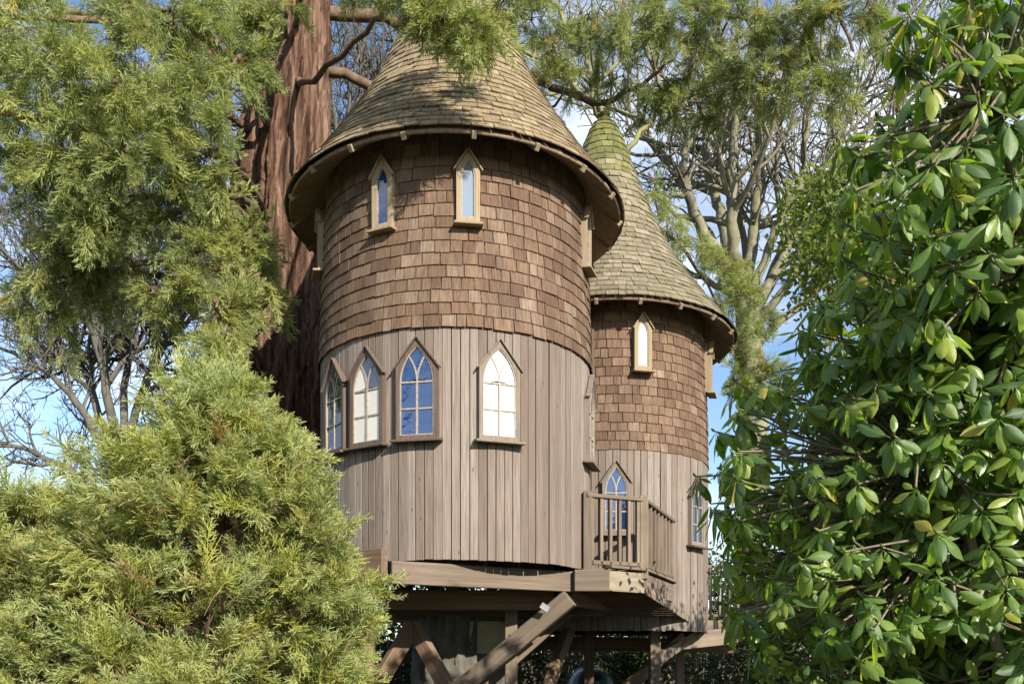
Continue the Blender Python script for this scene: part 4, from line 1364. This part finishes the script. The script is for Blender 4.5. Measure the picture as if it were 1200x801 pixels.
def rhodo(name, label, ellipsoids, base, n_limbs, group=None, leaf_len=(0.10, 0.17), singles=150):
    root = empty(name, (base[0], base[1], 0))
    tag(root, label, 'shrub', group)
    o = np.array([base[0], base[1], 0.0])
    wood_g, bud_g = Geo(), Geo()
    LP, LR, LS, LT = [], [], [], []
    for (c, rad, n) in ellipsoids:
        c, rad = np.array(c, float), np.array(rad, float)
        hubs = []
        for i in range(n_limbs):
            d = rng.normal(0, 1, 3); d[2] = abs(d[2]) * 0.8; d = unit(d)
            e = c + d * rad * 0.55
            if e[2] < 0.3: e[2] = 0.3
            b = o + np.array([rng.normal(0, 0.15), rng.normal(0, 0.15), -0.05])
            m = (b + e) / 2 + rng.normal(0, 0.18, 3)
            path = smooth_path([b, m, e], 14)
            v, f = tube(path - o, np.linspace(0.04, 0.014, 14), 6)
            wood_g.add(v, f)
            hubs += [path[8], path[11], path[13]]
        hubs = np.array(hubs)
        for i in range(n):
            d = rng.normal(0, 1, 3); d = unit(d)
            rr = rng.uniform(0.12, 1.0) ** 0.42
            p = c + d * rad * rr * (1 + 0.10 * math.sin(5 * d[0] + 3 * d[2]) + rng.normal(0, 0.03))
            if p[2] < 0.25 or (p[1] > c[1] + 0.5 and rng.random() < 0.6) or (600 + F * p[0] / p[1] > 1330 and rng.random() < 0.6): continue
            h = hubs[np.argmin(((hubs - p) ** 2).sum(1))]
            mid = (h + p) / 2 + rng.normal(0, 0.06, 3) - np.array([0, 0, 0.05])
            path = smooth_path([h, mid, p], 6)
            v, f = tube(path - o, np.linspace(0.010, 0.0055, 6), 4)
            wood_g.add(v, f)
            nrm = unit(d / rad)
            ax = unit(nrm * 0.75 + np.array([0, 0, 0.75]) + rng.normal(0, 0.25, 3))
            s1 = unit(np.cross(ax, rng.normal(0, 1, 3))); s2 = np.cross(ax, s1)
            nl = rng.integers(7, 12)
            whorl = rng.random()
            for k in range(nl):
                th = 2 * math.pi * k / nl + rng.normal(0, 0.18)
                be = R_(rng.uniform(60, 140))
                rad_d = s1 * math.cos(th) + s2 * math.sin(th)
                dr = unit(ax * math.cos(be) + rad_d * math.sin(be) + np.array([0, 0, -0.9 * rng.random()]))
                nn = unit(ax * math.sin(be) - rad_d * math.cos(be) + rng.normal(0, 0.15, 3))
                x = unit(np.cross(dr, nn)); z = np.cross(x, dr)
                LP.append(p + dr * 0.01 - ax * rng.uniform(0, 0.035)); LR.append(np.stack([x, dr, z], 1))
                LS.append(rng.uniform(*leaf_len)); LT.append(np.clip(0.62 * rng.random() + 0.38 * whorl, 0, 0.999))
            # terminal bud
            v, f = tube(np.array([p - ax * 0.004, p + ax * 0.012, p + ax * 0.03]) - o, [0.004, 0.0085, 0.001], 5)
            bud_g.add(v, f, rng.random())
    LP, LR, LS, LT = np.array(LP), np.array(LR), np.array(LS), np.array(LT)
    cen = LP + LR[:, :, 1] * (LS * 0.5)[:, None]
    # the leaves that show largest: nearest in their patch of the view, facing the camera
    fx, fy = proj(cen)
    dist = np.linalg.norm(cen - np.array([0, 0, EYE]), axis=1)
    cell = (np.floor(fx / 9).astype(int) * 1000 + np.floor(fy / 9).astype(int))
    mind = {}
    for k, dd in zip(cell, dist):
        mind[k] = min(mind.get(k, 1e9), dd)
    vis = np.array([dd < mind[k] + 0.05 for k, dd in zip(cell, dist)])
    vw = (np.array([0, 0, EYE]) - cen) / dist[:, None]
    face = np.abs((LR[:, :, 2] * vw).sum(1))
    inside = (fx > 5) & (fx < 1195) & (fy > 5) & (fy < 795) & (cen[:, 1] > 0.5)
    score = LS ** 2 * face / dist ** 2 * vis * inside
    order = np.argsort(-score)[:singles]
    sel = np.zeros(len(LP), bool); sel[order] = True
    which = rng.integers(0, 6, len(LP))
    g = Geo()
    ac_all = []
    meshes = []
    for k, (v, f, ac) in enumerate(LEAVES):
        me = mesh_np('leaf', v, [f], M_rho, smooth=True)
        at = me.attributes.new('across', 'FLOAT', 'POINT'); at.data.foreach_set('value', ac.astype(np.float32))
        meshes.append(me)
        m = (which == k) & ~sel
        vv = np.einsum('nij,vj->nvi', LR[m], v) * LS[m][:, None, None] + (LP[m] - o)[:, None]
        ff = f[None] + (np.arange(m.sum()) * len(v))[:, None, None]
        g.add(vv.reshape(-1, 3), [ff.reshape(-1, 4)], np.repeat(LT[m], len(v)))
        ac_all.append(np.tile(ac, m.sum()))
    me = g.mesh('foliage', M_rho, True)
    at = me.attributes.new('across', 'FLOAT', 'POINT'); at.data.foreach_set('value', np.concatenate(ac_all).astype(np.float32))
    tag(link('foliage', me, root), kind='stuff')
    for i in np.nonzero(sel)[0]:
        ob = link('leaf', meshes[which[i]], root)
        Mx = Matrix(LR[i].tolist()).to_4x4()
        ob.matrix_local = Matrix.Translation(Vector(LP[i] - o)) @ Mx @ Matrix.Scale(LS[i], 4)
    link('branches', wood_g.mesh('branches', M_rho_bark, True), root)
    tag(link('buds', bud_g.mesh('buds', M_shrub, True), root), kind='stuff')
    print('rhodo leaves', len(LP))
    return root


rhodo('rhododendron', 'large glossy-leaved rhododendron bush covering the foot of the small tower', [((3.0, 5.2, 1.6 + 1.0), (1.72, 1.5, 1.9), 2700), ((3.2, 5.1, 1.0), (1.55, 1.2, 0.9), 450)], (3.0, 5.5), 18, leaf_len=(0.085, 0.185), singles=300)
rhodo('rhododendron', 'taller rhododendron with large drooping leaves arching over the other bush', [((2.70, 4.2, 1.6 + 2.3), (1.05, 0.75, 1.4), 640)], (3.3, 4.6), 9, leaf_len=(0.09, 0.185), singles=300)
rhodo('rhododendron', 'shaded rhododendron at the edge behind the big glossy bush', [((6.6, 6.0, 3.6), (1.5, 1.6, 3.3), 230)], (6.6, 6.2), 8, singles=20)


# ------------------------------------------------------------------ small-leaved shrubs and hedge
def small_leaf():
    v = np.array([(-.5, 0, 0), (0, -0.9, 0.05), (.5, 0, 0), (0, 1.1, -0.1)])
    v = np.array([(0, 0, 0), (0.28, 0.45, 0.06), (0, 1.0, -0.08), (-0.28, 0.45, 0.06)])
    return v, np.array([[0, 1, 2, 3]])


SL = [small_leaf()]


def leafy(name, label, cat, blobs, base, size, mat, bark, kind_stuff=True, n_stem=14):
    root = empty(name, (base[0], base[1], 0))
    tag(root, label, cat)
    o = np.array([base[0], base[1], 0.0])
    pos, dr, w = [], [], Geo()
    for c, rad, n in blobs:
        c, rad = np.array(c, float), np.array(rad, float)
        for i in range(n_stem):
            e = c + rng.normal(0, 0.4, 3) * rad
            e[2] = max(e[2], 0.3)
            b = o + np.array([rng.normal(0, .12), rng.normal(0, .12), -.05])
            b[0] += (c[0] - o[0]) * 0.9; b[1] += (c[1] - o[1]) * 0.9
            v, f = tube(smooth_path([b, (b + e) / 2 + rng.normal(0, .1, 3), e], 8) - o, np.linspace(.025, .006, 8), 5)
            w.add(v, f)
        m = max(1, n // 10)
        for i in range(m):
            d = unit(rng.normal(0, 1, 3))
            p = c + d * rad * rng.uniform(0.4, 1.0) ** 0.5 * (1 + 0.12 * math.sin(6 * d[0] + 4 * d[2] + c[0]))
            for k in range(10):
                q = p + rng.normal(0, size * 1.3, 3)
                if q[2] < 0.02: continue
                pos.append(q - o); dr.append(unit(rng.normal(0, 1, 3) + d * 0.6 + np.array([0, 0, 0.2])))
    n = len(pos)
    g = scatter(SL, pos, dr, rng.uniform(0.7, 1.3, n) * size, rng.random(n), 1.0)
    tag(link('foliage', g.mesh('foliage', mat), root), kind='stuff')
    link('stems', w.mesh('stems', bark, True), root)
    return root


leafy('evergreen_shrub', 'small-leaved yellow-green shrub rising behind the big glossy bush', 'shrub', [(P(985, 285, 12.5), (.8, .7, 1.0), 1900), (P(1030, 370, 12.3), (1.1, .8, 1.8), 2600), (P(960, 250, 12.5), (.4, .4, .5), 700)], (5.0, 12.5), 0.11, M_shrub, M_rho_bark, n_stem=5)
for i, (x, w_, h_) in enumerate(((-5.2, 1.8, 3.3), (-2.2, 1.8, 3.3), (0.8, 1.8, 3.2), (3.6, 1.7, 2.9), (6.3, 1.7, 3.3), (9.0, 1.9, 3.3))):
    leafy('hedge_shrub', ['dark evergreen shrub by the fence beyond the big red trunk', 'dark evergreen shrub by the fence, seen between the brace legs', 'dark evergreen shrub by the fence behind the tube slide',
                          'dark evergreen shrub by the fence below the rear deck', 'tall dark evergreen shrub by the fence beyond the rear deck', 'tall dark evergreen shrub by the fence behind the glossy bush'][i], 'shrub',
          [((x, 17.2, h_ * 0.55), (w_, .9, h_ * 0.72), 15000)], (x, 17.2), 0.09, M_hedge, M_darkbark)

leafy('laurel_shrub', 'dense dark laurel filling the gap behind the big glossy bush', 'shrub', [((3.7, 8.6, 1.9), (1.5, .8, 2.0), 9000), ((5.6, 8.4, 2.2), (1.4, .9, 2.3), 8000)], (4.4, 8.6), 0.11, M_hedge, M_darkbark)
wp, wd = [], []
for k in range(70):
    cx_ = -60 + k * 1.75 + rng.normal(0, .5); cy_ = 46 + rng.normal(0, 2.5); hh = rng.uniform(3.6, 6.2)
    m_ = 420
    dd = rng.normal(0, 1, (m_, 3)); dd /= np.linalg.norm(dd, axis=1)[:, None]
    q = np.array([cx_, cy_, hh * 0.5]) + dd * np.array([2.2, 2.0, hh * 0.52]) * (rng.uniform(0.3, 1, (m_, 1)) ** 0.4)
    q[:, 2] = np.maximum(q[:, 2], 0.1)
    wp.append(q); wd.append(dd + rng.normal(0, 0.6, (m_, 3)))
wp, wd = np.concatenate(wp), np.concatenate(wd)
g = scatter(SL, wp, wd, rng.uniform(0.35, 0.7, len(wp)), rng.random(len(wp)), 1.0)
tag(link('distant_wood', g.mesh('distant_wood', M_hedge)), 'dark mass of distant trees along the horizon beyond the fence', 'trees', kind='stuff')
